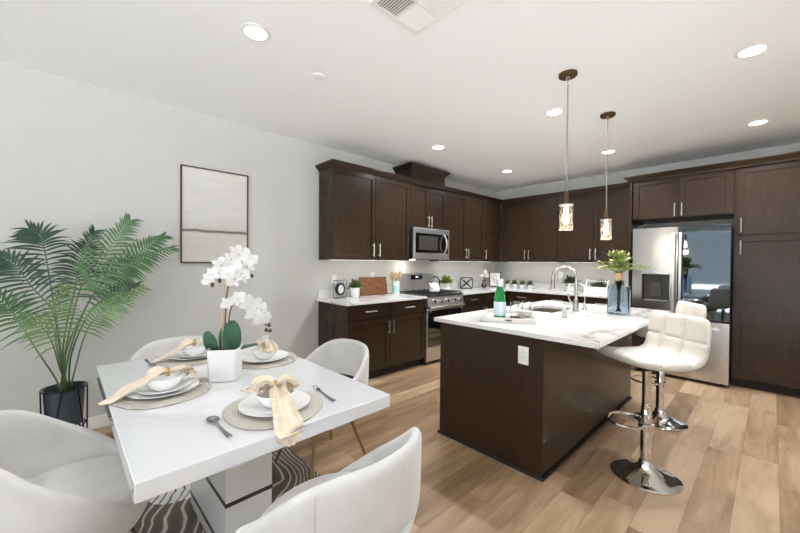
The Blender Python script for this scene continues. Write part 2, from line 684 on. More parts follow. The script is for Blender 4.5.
# ------------------------------------------------------------------ cabinets
def door_mesh(x0, x1, z0, z1, yf, rail=0.06, th=0.02):
    """shaker door: front face at y = yf (facing -y)"""
    m = MB()
    yb = yf + th
    m.box(x0, x0+rail, yf, yb, z0, z1).box(x1-rail, x1, yf, yb, z0, z1)
    m.box(x0+rail, x1-rail, yf, yb, z0, z0+rail).box(x0+rail, x1-rail, yf, yb, z1-rail, z1)
    m.box(x0+rail, x1-rail, yf+0.010, yb, z0+rail, z1-rail)
    return m


def bar_handle(x, z, yf, length, vertical=True):
    m = MB()
    o = 0.032
    h = length/2
    if vertical:
        m.tube([(x, yf-o, z-h), (x, yf-o, z+h)], 0.0062, 10)
        for s in (-1, 1):
            m.tube([(x, yf, z+s*h*0.72), (x, yf-o, z+s*h*0.72)], 0.005, 8)
    else:
        m.tube([(x-h, yf-o, z), (x+h, yf-o, z)], 0.0062, 10)
        for s in (-1, 1):
            m.tube([(x+s*h*0.72, yf, z), (x+s*h*0.72, yf-o, z)], 0.005, 8)
    return m


G = 0.0025


def add_door(root, x0, x1, z0, z1, yf, hx=None, hz=None, hl=0.16, mid=None):
    m = door_mesh(x0+G, x1-G, z0+G, z1-G, yf)
    if mid:
        m.box(x0+.06, x1-.06, yf, yf+.02, mid-.03, mid+.03)
    d = m.build('door', wood_m, root, bevel=0.002)
    if hx is not None:
        bar_handle(hx, hz, yf, hl).build('handle', handle_m, d)
    return d


def add_drawer(root, x0, x1, z0, z1, yf, hl=0.16):
    d = MB().box(x0+G, x1-G, yf, yf+.02, z0+G, z1-G).build('drawer', wood_m, root, bevel=0.002)
    bar_handle((x0+x1)/2, (z0+z1)/2+.005, yf, hl, False).build('handle', handle_m, d)
    return d


def place(side, a):
    """origin of a cabinet: left wall (local x -> +y) or back wall"""
    return ((0, a, 0), PI/2) if side == 'L' else ((a, 0, 0), 0.0)


def upper(side, a, w, z0, label, doors, z1=2.43, depth=0.306, filler=None, strip=True, name='wall_cabinet', cat='cabinet'):
    loc, rz = place(side, a)
    t = thing(name, label, cat, loc, rz)
    MB().box(0.0005, w-0.0005, -depth, -0.001, z0, z1).build('body', wood_m, t, bevel=0.001)
    for (x0, x1, hx) in doors:
        add_door(t, x0, x1, z0, z1-0.01, -depth-0.02, hx, z0+0.125 if z1-z0 > .9 else z0+0.105)
    if strip:
        MB().box(.06, w-.06, -.16, -.13, z0-.0012, z0-.0005).build('added_light_strip', strip_m, t)  # unseen glowing strip, added to brighten the wall under the cabinet
    if filler:
        MB().box(filler[0]+.001, filler[1]-.001, -depth-.02, -depth-.0005, z0, z1-.01).build('filler_strip', wood_m, t)
    return t


Z0 = 1.375
upper('L', -3.835, 1.205, Z0, 'dark brown upper cabinet with two doors at the left end of the run', [(0, .604, .604-.045), (.604, 1.205, .604+.05)])
upper('L', -2.63, 0.755, 1.83, 'short dark brown upper cabinet above the microwave', [(0, .378, .378-.03), (.378, .755, .378+.03)], strip=False)
upper('L', -1.875, 1.015, Z0, 'dark brown two-door upper cabinet just right of the microwave', [(0, .515, .515-.03), (.515, 1.015, .515+.03)])
upper('L', -0.86, 0.532, Z0, 'dark brown single-door upper cabinet on the left wall by the corner', [(0, .47, .03)], filler=(.47, .53))
upper('B', 0.328, 1.010, Z0, 'dark brown two-door upper cabinet on the back wall beside the corner', [(.07, .507, .507-.035), (.507, 1.009, .507+.035)], filler=(0, .07))
upper('B', 1.338, 1.060, Z0, 'dark brown two-door upper cabinet left of the refrigerator panel', [(0, .528, .528-.035), (.528, 1.06, .528+.04)])

# tower over the microwave cabinet
t = thing('vent_chase', 'raised dark brown box with crown above the cabinet over the microwave', 'cabinet', (0, -2.62, 2.43), PI/2)
MB().box(0, .715, -.325, -.001, 0.001, .258).build('body', wood_m, t, bevel=.001)


def crown(path, out, z0, z1, closed=False):
    """mitred crown moulding along a 2-D path; outside is to the right of travel"""
    prof = [(0.0, 0.0), (0.012, 0.0), (0.016, 0.014), (0.03, 0.03), (0.05, 0.046), (0.062, 0.06), (0.07, 0.066), (0.07, 0.08), (0.0, 0.08)]
    sx_, sz_ = out/0.07, (z1-z0)/0.08
    pts = [Vector((p[0], p[1])) for p in path]
    N = len(pts)
    m = MB()
    rings = []
    for i in range(N):
        def nrm(a, b):
            d = (b-a).normalized()
            return Vector((d.y, -d.x))
        if i == 0:
            n = nrm(pts[0], pts[1])
        elif i == N-1:
            n = nrm(pts[-2], pts[-1])
        else:
            n1, n2 = nrm(pts[i-1], pts[i]), nrm(pts[i], pts[i+1])
            n = (n1+n2)
            n = n/(n.dot(n1))
        rings.append([(pts[i].x+n.x*o*sx_, pts[i].y+n.y*o*sx_, z0+z*sz_) for o, z in prof])
    K = len(prof)
    vs = [q for R in rings for q in R]
    fs = []
    for i in range(N-1):
        for k in range(K):
            fs.append((i*K+k, i*K+(k+1) % K, (i+1)*K+(k+1) % K, (i+1)*K+k))
    fs += [tuple(range(K)), tuple((N-1)*K+k for k in range(K))]
    return m.add(vs, fs)


crown([(0.002, 0), (0.002, -.327), (.713, -.327), (.713, 0)], .052, .195, .262).build('crown_moulding', wood_m, t, ang=25)
tag(crown([(0.002, -3.8365), (.3275, -3.8365), (.3275, -.328), (2.395, -.328)], .055, 2.4215, 2.482).build('crown_moulding', wood_m, ang=25),
    'dark brown crown moulding along the tops of the corner upper cabinets', 'moulding')

# refrigerator surround
t = thing('bridge_cabinet', 'dark brown two-door cabinet over the refrigerator with a tall side panel at its left', 'cabinet', (2.425, 0, 0), 0)
MB().box(0, .965, -.60, -.001, 1.925, 2.43).build('body', wood_m, t, bevel=.001)
MB().box(-.025, -.001, -.64, -.001, 0.0, 2.43).build('side_panel', wood_m, t, bevel=.001)
add_door(t, .01, .478, 1.935, 2.42, -.62, .478-.035, 2.02)
add_door(t, .478, .958, 1.935, 2.42, -.62, .478+.035, 2.02)
t = thing('pantry_cabinet', 'tall dark brown pantry cabinet right of the refrigerator', 'cabinet', (3.392, 0, 0), 0)
MB().box(0, .66, -.60, -.001, .10, 2.43).build('body', wood_m, t, bevel=.001)
MB().box(0, .66, -.54, -.001, 0.0, .0995).build('toe_kick', toe_m, t)
add_door(t, .012, .655, 1.69, 2.42, -.62, .012+.045, 1.79)
add_door(t, .012, .655, .11, 1.675, -.62, .012+.045, 1.545, mid=.92)
tag(crown([(2.398, -.4), (2.398, -.642), (4.054, -.642), (4.054, -.001)], .06, 2.4215, 2.49).build('crown_moulding', wood_m, ang=25),
    'dark brown crown moulding above the refrigerator and pantry cabinets', 'moulding')


def base(side, a, w, label, fronts, side_panel=None, depth=0.59):
    loc, rz = place(side, a)
    t = thing('base_cabinet', label, 'cabinet', loc, rz)
    MB().box(0.0005, w-.0005, -depth, -.001, .10, .883).build('body', wood_m, t, bevel=.001)
    MB().box(0.0005, w-.0005, -depth+.055, -.001, 0.0, .0995).build('toe_kick', toe_m, t)
    for f in fronts:
        if f[0] == 'drawer':
            add_drawer(t, f[1], f[2], .715, .873, -depth-.02)
        else:
            add_door(t, f[1], f[2], .11, .71, -depth-.02, f[3], .59)
    return t


base('L', -3.835, 1.215, 'dark brown base cabinet with two drawers over two doors at the left end',
     [('drawer', 0, .607), ('drawer', .607, 1.215), ('door', 0, .607, .607-.035), ('door', .607, 1.215, .607+.035)])
base('L', -1.858, 1.24, 'dark brown base cabinet right of the stove reaching into the corner',
     [('drawer', 0, .6), ('drawer', .6, 1.22), ('door', 0, .6, .6-.035), ('door', .6, 1.22, .635)])
base('B', 0.615, .555, 'dark brown base cabinet on the back wall beside the corner', [('drawer', .03, .55), ('door', .03, .55, .5)])
base('B', 1.17, .61, 'dark brown base cabinet in the middle of the back wall', [('drawer', 0, .61), ('door', 0, .61, .56)])
base('B', 1.78, .618, 'dark brown base cabinet next to the refrigerator panel', [('drawer', 0, .61), ('door', 0, .61, .05)])

ct = MB().box(0.001, .645, -3.865, -2.625, .884, .914)
tag(ct.build('worktop', quartz_m, bevel=.003), 'white veined quartz worktop left of the stove', 'worktop')
ct = MB().prism([(0.001, -1.855), (.645, -1.855), (.645, -.645), (2.398, -.645), (2.398, -.001), (.001, -.001)], .884, .914)
tag(ct.build('worktop', quartz_m, bevel=.003), 'white L-shaped quartz worktop running through the kitchen corner', 'worktop')
tag(MB().box(0.001, .021, -3.85, -2.625, .9145, 1.015).build('backsplash', quartz_m, bevel=.002), 'low white quartz backsplash left of the stove', 'backsplash')
tag(MB().prism([(0.001, -1.855), (.021, -1.855), (.021, -.021), (2.398, -.021), (2.398, -.001), (.001, -.001)], .9145, 1.015).build('backsplash', quartz_m, bevel=.002),
    'low white quartz backsplash running around the corner', 'backsplash')

# ------------------------------------------------------------------ island
t = thing('kitchen_island', 'dark brown kitchen island with plain panelled sides', 'kitchen island', (1.898, -3.834, 0), 0)
IW, IL = .831, 1.985
sx0_, sx1_, sy0_, sy1_ = .11, .49, .96, 1.53      # the well that takes the sink
MB().box(0, IW, .02, IL, .0, .66).box(0, sx0_, .02, IL, .66, .883).box(sx1_, IW, .02, IL, .66, .883).box(sx0_, sx1_, .02, sy0_, .66, .883).box(sx0_, sx1_, sy1_, IL, .66, .883).build('body', wood_m, t)
MB().box(-.001, IW+.001, 0, .0195, .0, .883).build('end_panel', wood_m, t, bevel=.0015)
sh = MB()
sh.box(-.014, IW+.014, -.014, 0-.0005, 0, .018).box(IW+.0015, IW+.014, 0, IL, 0, .018).box(-.014, -.0015, 0, IL, 0, .018)
sh.build('shoe_moulding', toe_m, t, bevel=.004)
# worktop with the sink cut-out
SX0, SX1, SY0, SY1 = 2.03, 2.36, -2.85, -2.33
xs, ys = [1.8436, SX0, SX1, 3.0409], [-3.8524, SY0, SY1, -1.815]
m = MB()
for i in range(3):
    for j in range(3):
        if i == 1 and j == 1:
            continue
        for z, fl in ((.884, 1), (.914, 0)):
            q = [(xs[i], ys[j], z), (xs[i+1], ys[j], z), (xs[i+1], ys[j+1], z), (xs[i], ys[j+1], z)]
            m.add(q, [(0, 1, 2, 3)])
for a in (0, 3):
    for j in range(3):
        m.add([(xs[a], ys[j], .884), (xs[a], ys[j+1], .884), (xs[a], ys[j+1], .914), (xs[a], ys[j], .914)], [(0, 1, 2, 3)])
    for i in range(3):
        m.add([(xs[i], ys[a], .884), (xs[i+1], ys[a], .884), (xs[i+1], ys[a], .914), (xs[i], ys[a], .914)], [(0, 1, 2, 3)])
for (a, b, c, d) in ((SX0, SY0, SX1, SY0), (SX1, SY0, SX1, SY1), (SX1, SY1, SX0, SY1), (SX0, SY1, SX0, SY0)):
    m.add([(a, b, .884), (c, d, .884), (c, d, .914), (a, b, .914)], [(0, 1, 2, 3)])
tag(m.build('island_worktop', quartz_m, bevel=.002), 'large white veined quartz worktop of the island', 'worktop')
# sink
m = MB()
e = .012
m.add([(SX0-e, SY0-e, .883), (SX1+e, SY0-e, .883), (SX1+e, SY1+e, .883), (SX0-e, SY1+e, .883),
       (SX0+.002, SY0+.002, .883), (SX1-.002, SY0+.002, .883), (SX1-.002, SY1-.002, .883), (SX0+.002, SY1-.002, .883),
       (SX0+.02, SY0+.02, .70), (SX1-.02, SY0+.02, .70), (SX1-.02, SY1-.02, .70), (SX0+.02, SY1-.02, .70)],
      [(0, 1, 5, 4), (1, 2, 6, 5), (2, 3, 7, 6), (3, 0, 4, 7), (4, 5, 9, 8), (5, 6, 10, 9), (6, 7, 11, 10), (7, 4, 8, 11), (8, 9, 10, 11)])
t = thing('sink', 'undermount steel sink sunk in the island worktop', 'sink', (0, 0, 0), 0)
m.build('basin', P('sink_steel', C((150, 146, 138)), 0.35, 1.0), t)
MB().lathe([(0, .704), (.035, .704), (.04, .7015), (.042, .7015)], 20, ((SX0+SX1)/2, (SY0+SY1)/2, 0)).build('drain', chrome_m, t)

# faucet (spout swings over the sink towards the stove side)
t = thing('faucet', 'tall brushed nickel gooseneck faucet on the island', 'faucet', (2.45, -2.56, .914), 0)
MB().lathe([(.030, 0.0), (.030, .006), (.024, .012), (.022, .10), (.019, .115), (.014, .125)], 20).build('body', nickel_m, t)
arc = [(0, 0, .12), (0, 0, .24), (0, 0, .315)]
R = .095
for k in range(1, 15):
    a = PI*k/16*1.18
    arc.append((-R+R*cos(a), -.06*(1-cos(a))/2, .315+R*sin(a)))
lx, ly, lz = arc[-1]
dv = (Vector(arc[-1])-Vector(arc[-2])).normalized()
arc.append(tuple(Vector(arc[-1])+dv*.02))
MB().tube(arc, .0125, 12).build('spout', nickel_m, t)
e0 = Vector(arc[-1])
MB().tube([e0, e0+dv*.03, e0+dv*.085], .017, 14, radii=[.015, .018, .020]).build('spray_head', nickel_m, t)
MB().tube([(0, -.02, .06), (-.01, -.05, .065), (-.03, -.085, .12), (-.035, -.095, .17)], .007, 10, radii=[.010, .009, .007, .006]).build('lever', nickel_m, t)
t = thing('filter_tap', 'small slim chrome filter tap standing behind the tall faucet', 'faucet', (2.46, -2.37, .914), 0)
MB().lathe([(.022, 0), (.022, .005), (.012, .02), (.011, .06), (.006, .07)], 16).build('body', chrome_m, t)
arc = [(0, 0, .06), (0, 0, .20)]
for k in range(1, 11):
    a = PI*k/11
    arc.append((-.055+.055*cos(a), -.02*(1-cos(a)), .20+.055*sin(a)))
MB().tube(arc, .006, 10).build('spout', chrome_m, t)
MB().tube([(0, .005, .045), (.02, .05, .05)], .004, 8).build('lever', chrome_m, t)

# outlet on the island end
def outlet(loc, rz, label, cat='power outlet', w=.072, h=.116, name='power_outlet', faces=2):
    t = thing(name, label, cat, loc, rz)
    MB().box(-w/2, w/2, -.006, -.0006, -h/2, h/2).build('cover_plate', plastic_m, t, bevel=.003)
    for s in ((-1, 1) if faces == 2 else (0,)):
        s_ = MB().prism(rrect(.034, .032, .008), -.008, -.0062, lambda x, y, z: (x, z, y+s*.02)).build('socket', plastic_m, t)
        sl = MB()
        for xx in (-.006, .006):
            sl.box(xx-.001, xx+.001, -.0088, -.0081, s*.02-.001, s*.02+.007)
        sl.build('slot', black_m, s_)
    return t


outlet((2.598, -3.834, .757), 0, 'white power outlet on the dark end of the island')
outlet((0, -4.47, .50), PI/2, 'white power outlet low on the wall behind the dining table')
outlet((0, -3.62, 1.135), PI/2, 'white power outlet on the wall above the small clock')
outlet((0, -3.02, 1.155), PI/2, 'white power outlet on the wall above the cutting board')
outlet((1.27, 0, 1.16), 0, 'white power outlet on the back wall above the small plants')

# ------------------------------------------------------------------ stove
t = thing('stove', 'stainless steel gas stove with black oven door between base cabinets', 'stove', (0, -2.619, 0), PI/2)
W = .758
MB().box(0.001, W, -.60, -.03, .04, .905).build('body', darkgrey_m, t, bevel=.002)
for x in (.05, W-.05):
    MB().lathe([(.018, 0), (.018, .039)], 12, (x, -.1, 0)).build('foot', black_m, t)
    MB().lathe([(.018, 0), (.018, .039)], 12, (x, -.55, 0)).build('foot', black_m, t)
MB().box(0.004, W-.004, -.635, -.6005, .05, .235).build('drawer', steel_m, t, bevel=.004)
od = MB().box(0.004, W-.004, -.64, -.6005, .245, .745).build('oven_door', steel_m, t, bevel=.004)
MB().box(0.02, W-.02, -.646, -.6405, .255, .715).build('window', blackglass_m, od, bevel=.001)
hb = MB().box(.012, W-.012, -.695, -.668, .742, .775)
hb.box(.03, .06, -.67, -.6405, .705, .745).box(W-.06, W-.03, -.67, -.6405, .705, .745)
hb.build('handle', steel_m, od, bevel=.005)
cp = MB().prism([(-.6005, .76), (-.66, .775), (-.645, .90), (-.6005, .904)], 0.002, W-.002, lambda x, y, z: (z, x, y)).build('control_panel', steel_m, t, bevel=.003)
for k in range(5):
    kx = .10 + k*(W-.2)/4
    MB().lathe([(.0265, -.654), (.0265, -.662), (.021, -.668), (.019, -.690), (.0, -.692)], 18, (kx, 0, .838), 'y').build('knob', nickel_m, cp)
MB().box(0.001, W, -.655, -.055, .9055, .918).build('cooktop', black_m, t, bevel=.004)
for gx0, gx1 in ((.02, .255), (.262, .496), (.503, .738)):
    gr = MB()
    for x in (gx0+.006, (gx0+gx1)/2, gx1-.006):
        gr.tube([(x, -.62, .943), (x, -.09, .943)], .006, 6)
    for y in (-.62, -.48, -.355, -.23, -.09):
        gr.tube([(gx0+.006, y, .943), (gx1-.006, y, .943)], .006, 6)
    for x in (gx0+.006, gx1-.006):
        for y in (-.62, -.09):
            gr.tube([(x, y, .9185), (x, y, .943)], .006, 6)
    gr.build('grate', blackmetal_m, t)
bgd = MB().prism([(-.03, .9185), (-.10, .9185), (-.065, 1.185), (-.03, 1.185)], 0.001, W, lambda x, y, z: (z, x, y)).build('backguard', steel_m, t, bevel=.004)
dp = MB().prism([(-.0820, 1.10), (-.0840, 1.10), (-.0770, 1.165), (-.0750, 1.165)], .26, .50, lambda x, y, z: (z, x, y)).build('display_panel', blackglass_m, bgd)
dg = MB()
for k, x in enumerate((.355, .368, .384, .397)):
    dg.box(x, x+.007, -.0845+.0035*0, -.0815, 1.128, 1.146)
dg.build('clock_digits', display_m, dp, smooth=False)

# ------------------------------------------------------------------ microwave
t = thing('microwave', 'stainless steel over-the-range microwave under the short cabinet', 'microwave', (0, -2.628, 1.40), PI/2)
W, HH = .750, .428
MB().box(0.001, W, -.37, -.001, 0.0, HH).build('body', darkgrey_m, t, bevel=.003)
dm = MB().box(0.001, W, -.40, -.3705, .0, HH).build('door', steel_m, t, bevel=.004)
MB().box(.03, W-.03, -.4035, -.4005, .085, HH-.07).build('window', blackglass_m, dm, bevel=.001)
MB().box(.09, W-.27, -.4050, -.4040, .125, HH-.11).build('window_screen', P('dark_screen', C((66, 62, 58)), .25), dm)
hp = []
for k in range(13):
    s_ = -1+2*k/12
    hp.append((W-.135+.0*s_, -.408-.055*(1-s_*s_), .215+s_*.145))
MB().tube(hp, .011, 10).build('handle', handle_m, dm)
MB().box(.06, W-.06, -.33, -.06, -.008, -.0005).build('grease_filter', darkgrey_m, t)
MB().box(.10, .20, -.22, -.12, -.012, -.0085).build('task_light', P('lit_task_lens', (1.0, .93, .82), .5, emit=40.0), t)

# ------------------------------------------------------------------ refrigerator
t = thing('refrigerator', 'stainless steel french-door refrigerator with a dark glass right door', 'refrigerator', (2.47, 0, 0), 0)
W = .915
MB().box(0.002, W-.002, -.69, -.03, .03, 1.775).build('body', darkgrey_m, t, bevel=.004)
for x in (.06, W-.06):
    for y in (-.63, -.1):
        MB().lathe([(.02, 0), (.02, .0295)], 12, (x, y, 0)).build('foot', black_m, t)
ld = MB()
yf, yb = -.765, -.6905
dx0, dx1, dz0, dz1 = .105, .385, .895, 1.235
xs, zs = [0.002, dx0, dx1, .452], [.725, dz0, dz1, 1.80]
for i in range(3):
    for j in range(3):
        if not (i == 1 and j == 1):
            ld.add([(xs[i], yf, zs[j]), (xs[i+1], yf, zs[j]), (xs[i+1], yf, zs[j+1]), (xs[i], yf, zs[j+1])], [(0, 1, 2, 3)])
for a in (0, 3):
    for j in range(3):
        ld.add([(xs[a], yf, zs[j]), (xs[a], yb, zs[j]), (xs[a], yb, zs[j+1]), (xs[a], yf, zs[j+1])], [(0, 1, 2, 3)])
    for i in range(3):
        ld.add([(xs[i], yf, zs[a]), (xs[i], yb, zs[a]), (xs[i+1], yb, zs[a]), (xs[i+1], yf, zs[a])], [(0, 1, 2, 3)])
ld.add([(xs[0], yb, zs[0]), (xs[3], yb, zs[0]), (xs[3], yb, zs[3]), (xs[0], yb, zs[3])], [(0, 1, 2, 3)])
for (a, b, c, d) in ((dx0, dz0, dx1, dz0), (dx1, dz0, dx1, dz1), (dx1, dz1, dx0, dz1), (dx0, dz1, dx0, dz0)):
    ld.add([(a, yf, b), (c, yf, d), (c, yf+.012, d), (a, yf+.012, b)], [(0, 1, 2, 3)])
ldo = ld.build('left_door', wavysteel_m, t)
dsp = MB()
yi = yf+.055
dsp.add([(dx0, yf+.012, dz0), (dx1, yf+.012, dz0), (dx1, yf+.012, dz1), (dx0, yf+.012, dz1),
         (dx0+.012, yi, dz0+.012), (dx1-.012, yi, dz0+.012), (dx1-.012, yi, dz1-.012), (dx0+.012, yi, dz1-.012)],
        [(0, 1, 5, 4), (1, 2, 6, 5), (2, 3, 7, 6), (3, 0, 4, 7), (4, 5, 6, 7)])
dd = dsp.build('dispenser', P('dispenser_grey', C((58, 56, 54)), .35), ldo, smooth=False)
MB().box(dx0+.095, dx1-.095, yf+.012, yi-.001, dz1-.075, dz1-.015).build('spout', darkgrey_m, ldo, bevel=.006)
MB().box(dx0+.085, dx1-.085, yf+.035, yi-.001, dz0+.06, dz1-.10).build('paddle', P('paddle_grey', C((66, 64, 62)), .5), ldo, bevel=.006)
MB().box(dx0+.02, dx1-.02, yf+.012, yi-.001, dz0+.0125, dz0+.024).build('drip_tray', steel_m, ldo)
rd = MB().box(.458, W-.002, yf, yb, .725, 1.80).build('right_door', darkgrey_m, t, bevel=.004)
MB().box(.505, W-.006, yf-.005, yf-.0005, .735, 1.796).build('glass_panel', mirror_m, rd, bevel=.001)


def fridge_handle(x):
    m = MB().box(x-.014, x+.014, yf-.062, yf-.04, .78, 1.73)
    m.box(x-.011, x+.011, yf-.04, yf-.0003, .80, .84).box(x-.011, x+.011, yf-.04, yf-.0003, 1.67, 1.71)
    return m


fridge_handle(.424).build('handle', steel_m, ldo, bevel=.005)
fridge_handle(.486).build('handle', steel_m, rd, bevel=.005)
fz = MB().box(.002, W-.002, yf, yb, .04, .712).build('freezer_drawer', wavysteel_m, t, bevel=.004)
m = MB().box(.07, W-.07, yf-.06, yf-.038, .625, .653)
m.box(.10, .14, yf-.038, yf-.0003, .628, .650).box(W-.14, W-.10, yf-.038, yf-.0003, .628, .650)
m.build('handle', handle_m, fz, bevel=.005)
MB().box(.02, .12, -.76, -.62, 1.801, 1.83).build('hinge_cover', black_m, t, bevel=.004)
MB().box(W-.12, W-.02, -.76, -.62, 1.801, 1.83).build('hinge_cover', black_m, t, bevel=.004)

# ------------------------------------------------------------------ ceiling fixtures
def downlight_proto():
    t = thing('recessed_light', 'x', 'ceiling light', (0, 0, H), 0, 'recessed ceiling lights')
    MB().lathe([(.062, -.001), (.085, -.001), (.086, -.004), (.064, -.010), (.062, -.006), (.062, -.001)], 32, caps=False).build('trim_ring', trim_m, t)
    MB().lathe([(0, -.0045), (.0618, -.0045)], 32, caps=False).build('diffuser', led_m, t)
    return t


def lamp_for(x, y, pw, z=H-.02):
    l = bpy.data.lights.new('downlight_beam', 'AREA')
    l.shape = 'DISK'
    l.size = .12
    l.energy = pw
    l.color = (.90, .955, 1.0)
    l.spread = math.radians(150)
    o = bpy.data.objects.new('downlight_beam', l)
    COL.objects.link(o)
    o.location = (x, y, z)


cans = [((1.54, -5.154), 'recessed ceiling light nearest the dining table, left of the square air vent'),
        ((.94, -2.778), 'recessed ceiling light nearest the raised box over the microwave'),
        ((2.315, -2.765), 'recessed ceiling light just left of the nearer pendant cord'),
        ((3.58, -2.777), 'largest recessed ceiling light, at the upper right'),
        ((.95, -1.216), 'recessed ceiling light nearest the far kitchen corner'),
        ((2.292, -1.165), 'recessed ceiling light just behind the farther pendant cord'),
        ((3.574, -1.139), 'recessed ceiling light above the pantry cabinet at right')]
proto = None
for (x, y), lab in cans:
    if proto is None:
        proto = downlight_proto()
        proto.location = (x, y, H)
        proto['label'] = lab
    else:
        dup(proto, (x, y, H), 0, lab)
    lamp_for(x, y, CAN_POWER if y > -4 else CAN_POWER*.22)
for x, y in ((3.6, -5.15), (1.54, -7.3), (3.6, -7.3)):   # unseen dim lamps added behind the camera to even out the light
    lamp_for(x, y, CAN_POWER*.3)

t = thing('smoke_detector', 'small round white detector on the ceiling', 'smoke detector', (1.357, -4.629, H), 0)
MB().lathe([(0.0, -.012), (.03, -.012), (.042, -.009), (.045, -.001)], 28).build('cover', trim_m, t)
MB().lathe([(.046, -.004), (.052, -.003), (.053, -.0005)], 28).build('base_ring', ceil_m, t)

t = thing('air_vent', 'square white four-way air vent in the ceiling', 'air vent', (2.388, -4.628, H), 0)
S = .160
fr = MB()
fr.box(-S-.025, S+.025, -S-.025, -S, -.010, -.0006).box(-S-.025, S+.025, S, S+.025, -.010, -.0006)
fr.box(-S-.025, -S, -S, S, -.010, -.0006).box(S, S+.025, -S, S, -.010, -.0006)
fr.box(-.008, .008, -S, S, -.010, -.0006).box(-S, -.008, -.008, .008, -.010, -.0006).box(.008, S, -.008, .008, -.010, -.0006)
fr.build('frame', trim_m, t, bevel=.002)
MB().box(-S, S, -S, S, -.002, -.0006).build('backing', grey_m, t, smooth=False)  # plain grey sheet closing the vent behind its louvres
for qx, qy, ax in ((-1, -1, 1), (1, -1, 0), (1, 1, 1), (-1, 1, 0)):
    lv = MB()
    for k in range(10):
        o = .016 + k*.0152
        if ax == 0:   # slats along y
            x = qx*o
            s_ = qx
            lv.add([(x-.006*s_, qy*.008, -.0025), (x+.008*s_, qy*.008, -.011), (x+.008*s_, qy*S, -.011), (x-.006*s_, qy*S, -.0025)], [(0, 1, 2, 3)])
        else:
            y = qy*o
            s_ = qy
            lv.add([(qx*.008, y-.006*s_, -.0025), (qx*.008, y+.008*s_, -.011), (qx*S, y+.008*s_, -.011), (qx*S, y-.006*s_, -.0025)], [(0, 1, 2, 3)])
    lv.build('louvre', trim_m, t, solid=.0015, smooth=False)


# pendants
def pendant(x, y, zb, lab):
    t = thing('pendant_light', lab, 'pendant light', (x, y, zb), 0)
    L = H - zb
    MB().lathe([(0, L-.022), (.058, L-.022), (.063, L-.018), (.063, L-.001)], 28).build('canopy', bronze_m, t)
    ln = MB()
    ln.tube([(.011*cos(a), 0, L-.04+.018*sin(a)) for a in [2*PI*k/14 for k in range(14)]], .0028, 6, closed=True)
    ln.tube([(0, .009*cos(a), L-.066+.014*sin(a)) for a in [2*PI*k/14 for k in range(14)]], .0025, 6, closed=True)
    ln.build('chain_link', handle_m, t)
    MB().tube([(0, 0, L-.08), (0, 0, .275)], .0055, 10).build('rod', nickel_m, t)
    MB().lathe([(.0, .275), (.014, .275), (.016, .26), (.016, .195), (.02, .19), (0, .19)], 18).build('socket', bronze_m, t)
    MB().lathe([(.0, .189), (.044, .189), (.048, .186), (.048, .176), (.0, .176)], 28).build('shade_cap', handle_m, t)
    MB().lathe([(.044, .1755), (.047, .1755), (.047, 0.0), (.043, 0.0), (.043, .1755)], 28, caps=False).build('glass_shade', frost_m, t)
    MB().lathe([(0, .165), (.012, .16), (.013, .13), (.019, .105), (.019, .07), (.012, .05), (0, .045)], 16).build('bulb', bulb_m, t)
    l = bpy.data.lights.new('bulb_glow', 'POINT')
    l.energy = 5
    l.color = (1.0, .78, .5)
    l.shadow_soft_size = .03
    o = bpy.data.objects.new('bulb_glow', l)
    COL.objects.link(o)
    o.location = (x, y, zb-.03)


pendant(2.654, -3.331, 1.598, 'nearer pendant light with glass cylinder shade, hanging above the island')
pendant(2.633, -2.363, 1.578, 'farther pendant light with glass cylinder shade, hanging nearer the refrigerator')

# ------------------------------------------------------------------ wall picture
t = thing('framed_picture', 'tall framed pale abstract print with a dark horizontal band on the wall', 'picture', (0, -4.957, 1.328), PI/2)
w, h = .595, .895
m = MB().box(-w/2, w/2, -.028, -.001, 0, .012).box(-w/2, w/2, -.028, -.001, h-.012, h)
m.box(-w/2, -w/2+.012, -.028, -.001, .012, h-.012).box(w/2-.012, w/2, -.028, -.001, .012, h-.012)
m.build('frame', P('bronze_frame', C((92, 80, 68)), .4, .5), t, bevel=.001)
MB().box(-w/2+.012, w/2-.012, -.018, -.002, .012, h-.012).build('print', art_m, t, smooth=False)

# ------------------------------------------------------------------ dining table
TX, TY, TZ, TR = 1.826, -5.398, .76, math.radians(1.2)
t = thing('dining_table', 'white high-gloss dining table with a thick top on a slab pedestal', 'dining table', (TX, TY, 0), TR)
MB().box(-.712, .712, -.46, .46, TZ-.056, TZ).build('tabletop', whitegloss_m, t, bevel=.003)
pd = MB().box(-.26, .30, -.10, .10, .05, TZ-.0565).build('pedestal', whitegloss_m, t, bevel=.002)
for z in (.10, .305):
    MB().box(-.262, .302, -.102, .102, z, z+.018).build('metal_band', P('smoked_metal', C((110, 106, 100)), .25, .9), pd, smooth=False)
MB().box(-.25, .29, -.09, .10, .0155, .0495).build('plinth', whitegloss_m, t, bevel=.003)
tag(MB().prism(rrect(1.95, 1.75, .01, 2), .0005, .014).build('area_rug', rug_m, smooth=False), 'grey-brown rug with cream swirling lines under the dining table', 'rug').location = (1.72, -5.71, 0)


# ------------------------------------------------------------------ dining chairs (front faces +y)
def lerp_table(tb, x):
    for i in range(len(tb)-1):
        if x <= tb[i+1][0]:
            a = (x-tb[i][0])/(tb[i+1][0]-tb[i][0])
            a = a*a*(3-2*a)
            return tb[i][1]+(tb[i+1][1]-tb[i][1])*a
    return tb[-1][1]


RIM_A = [0, 30, 43, 55, 65, 75, 85, 95, 108, 120, 145, 180]
RIM_Z = [.802, .796, .781, .756, .722, .682, .645, .607, .562, .52, .455, .445]


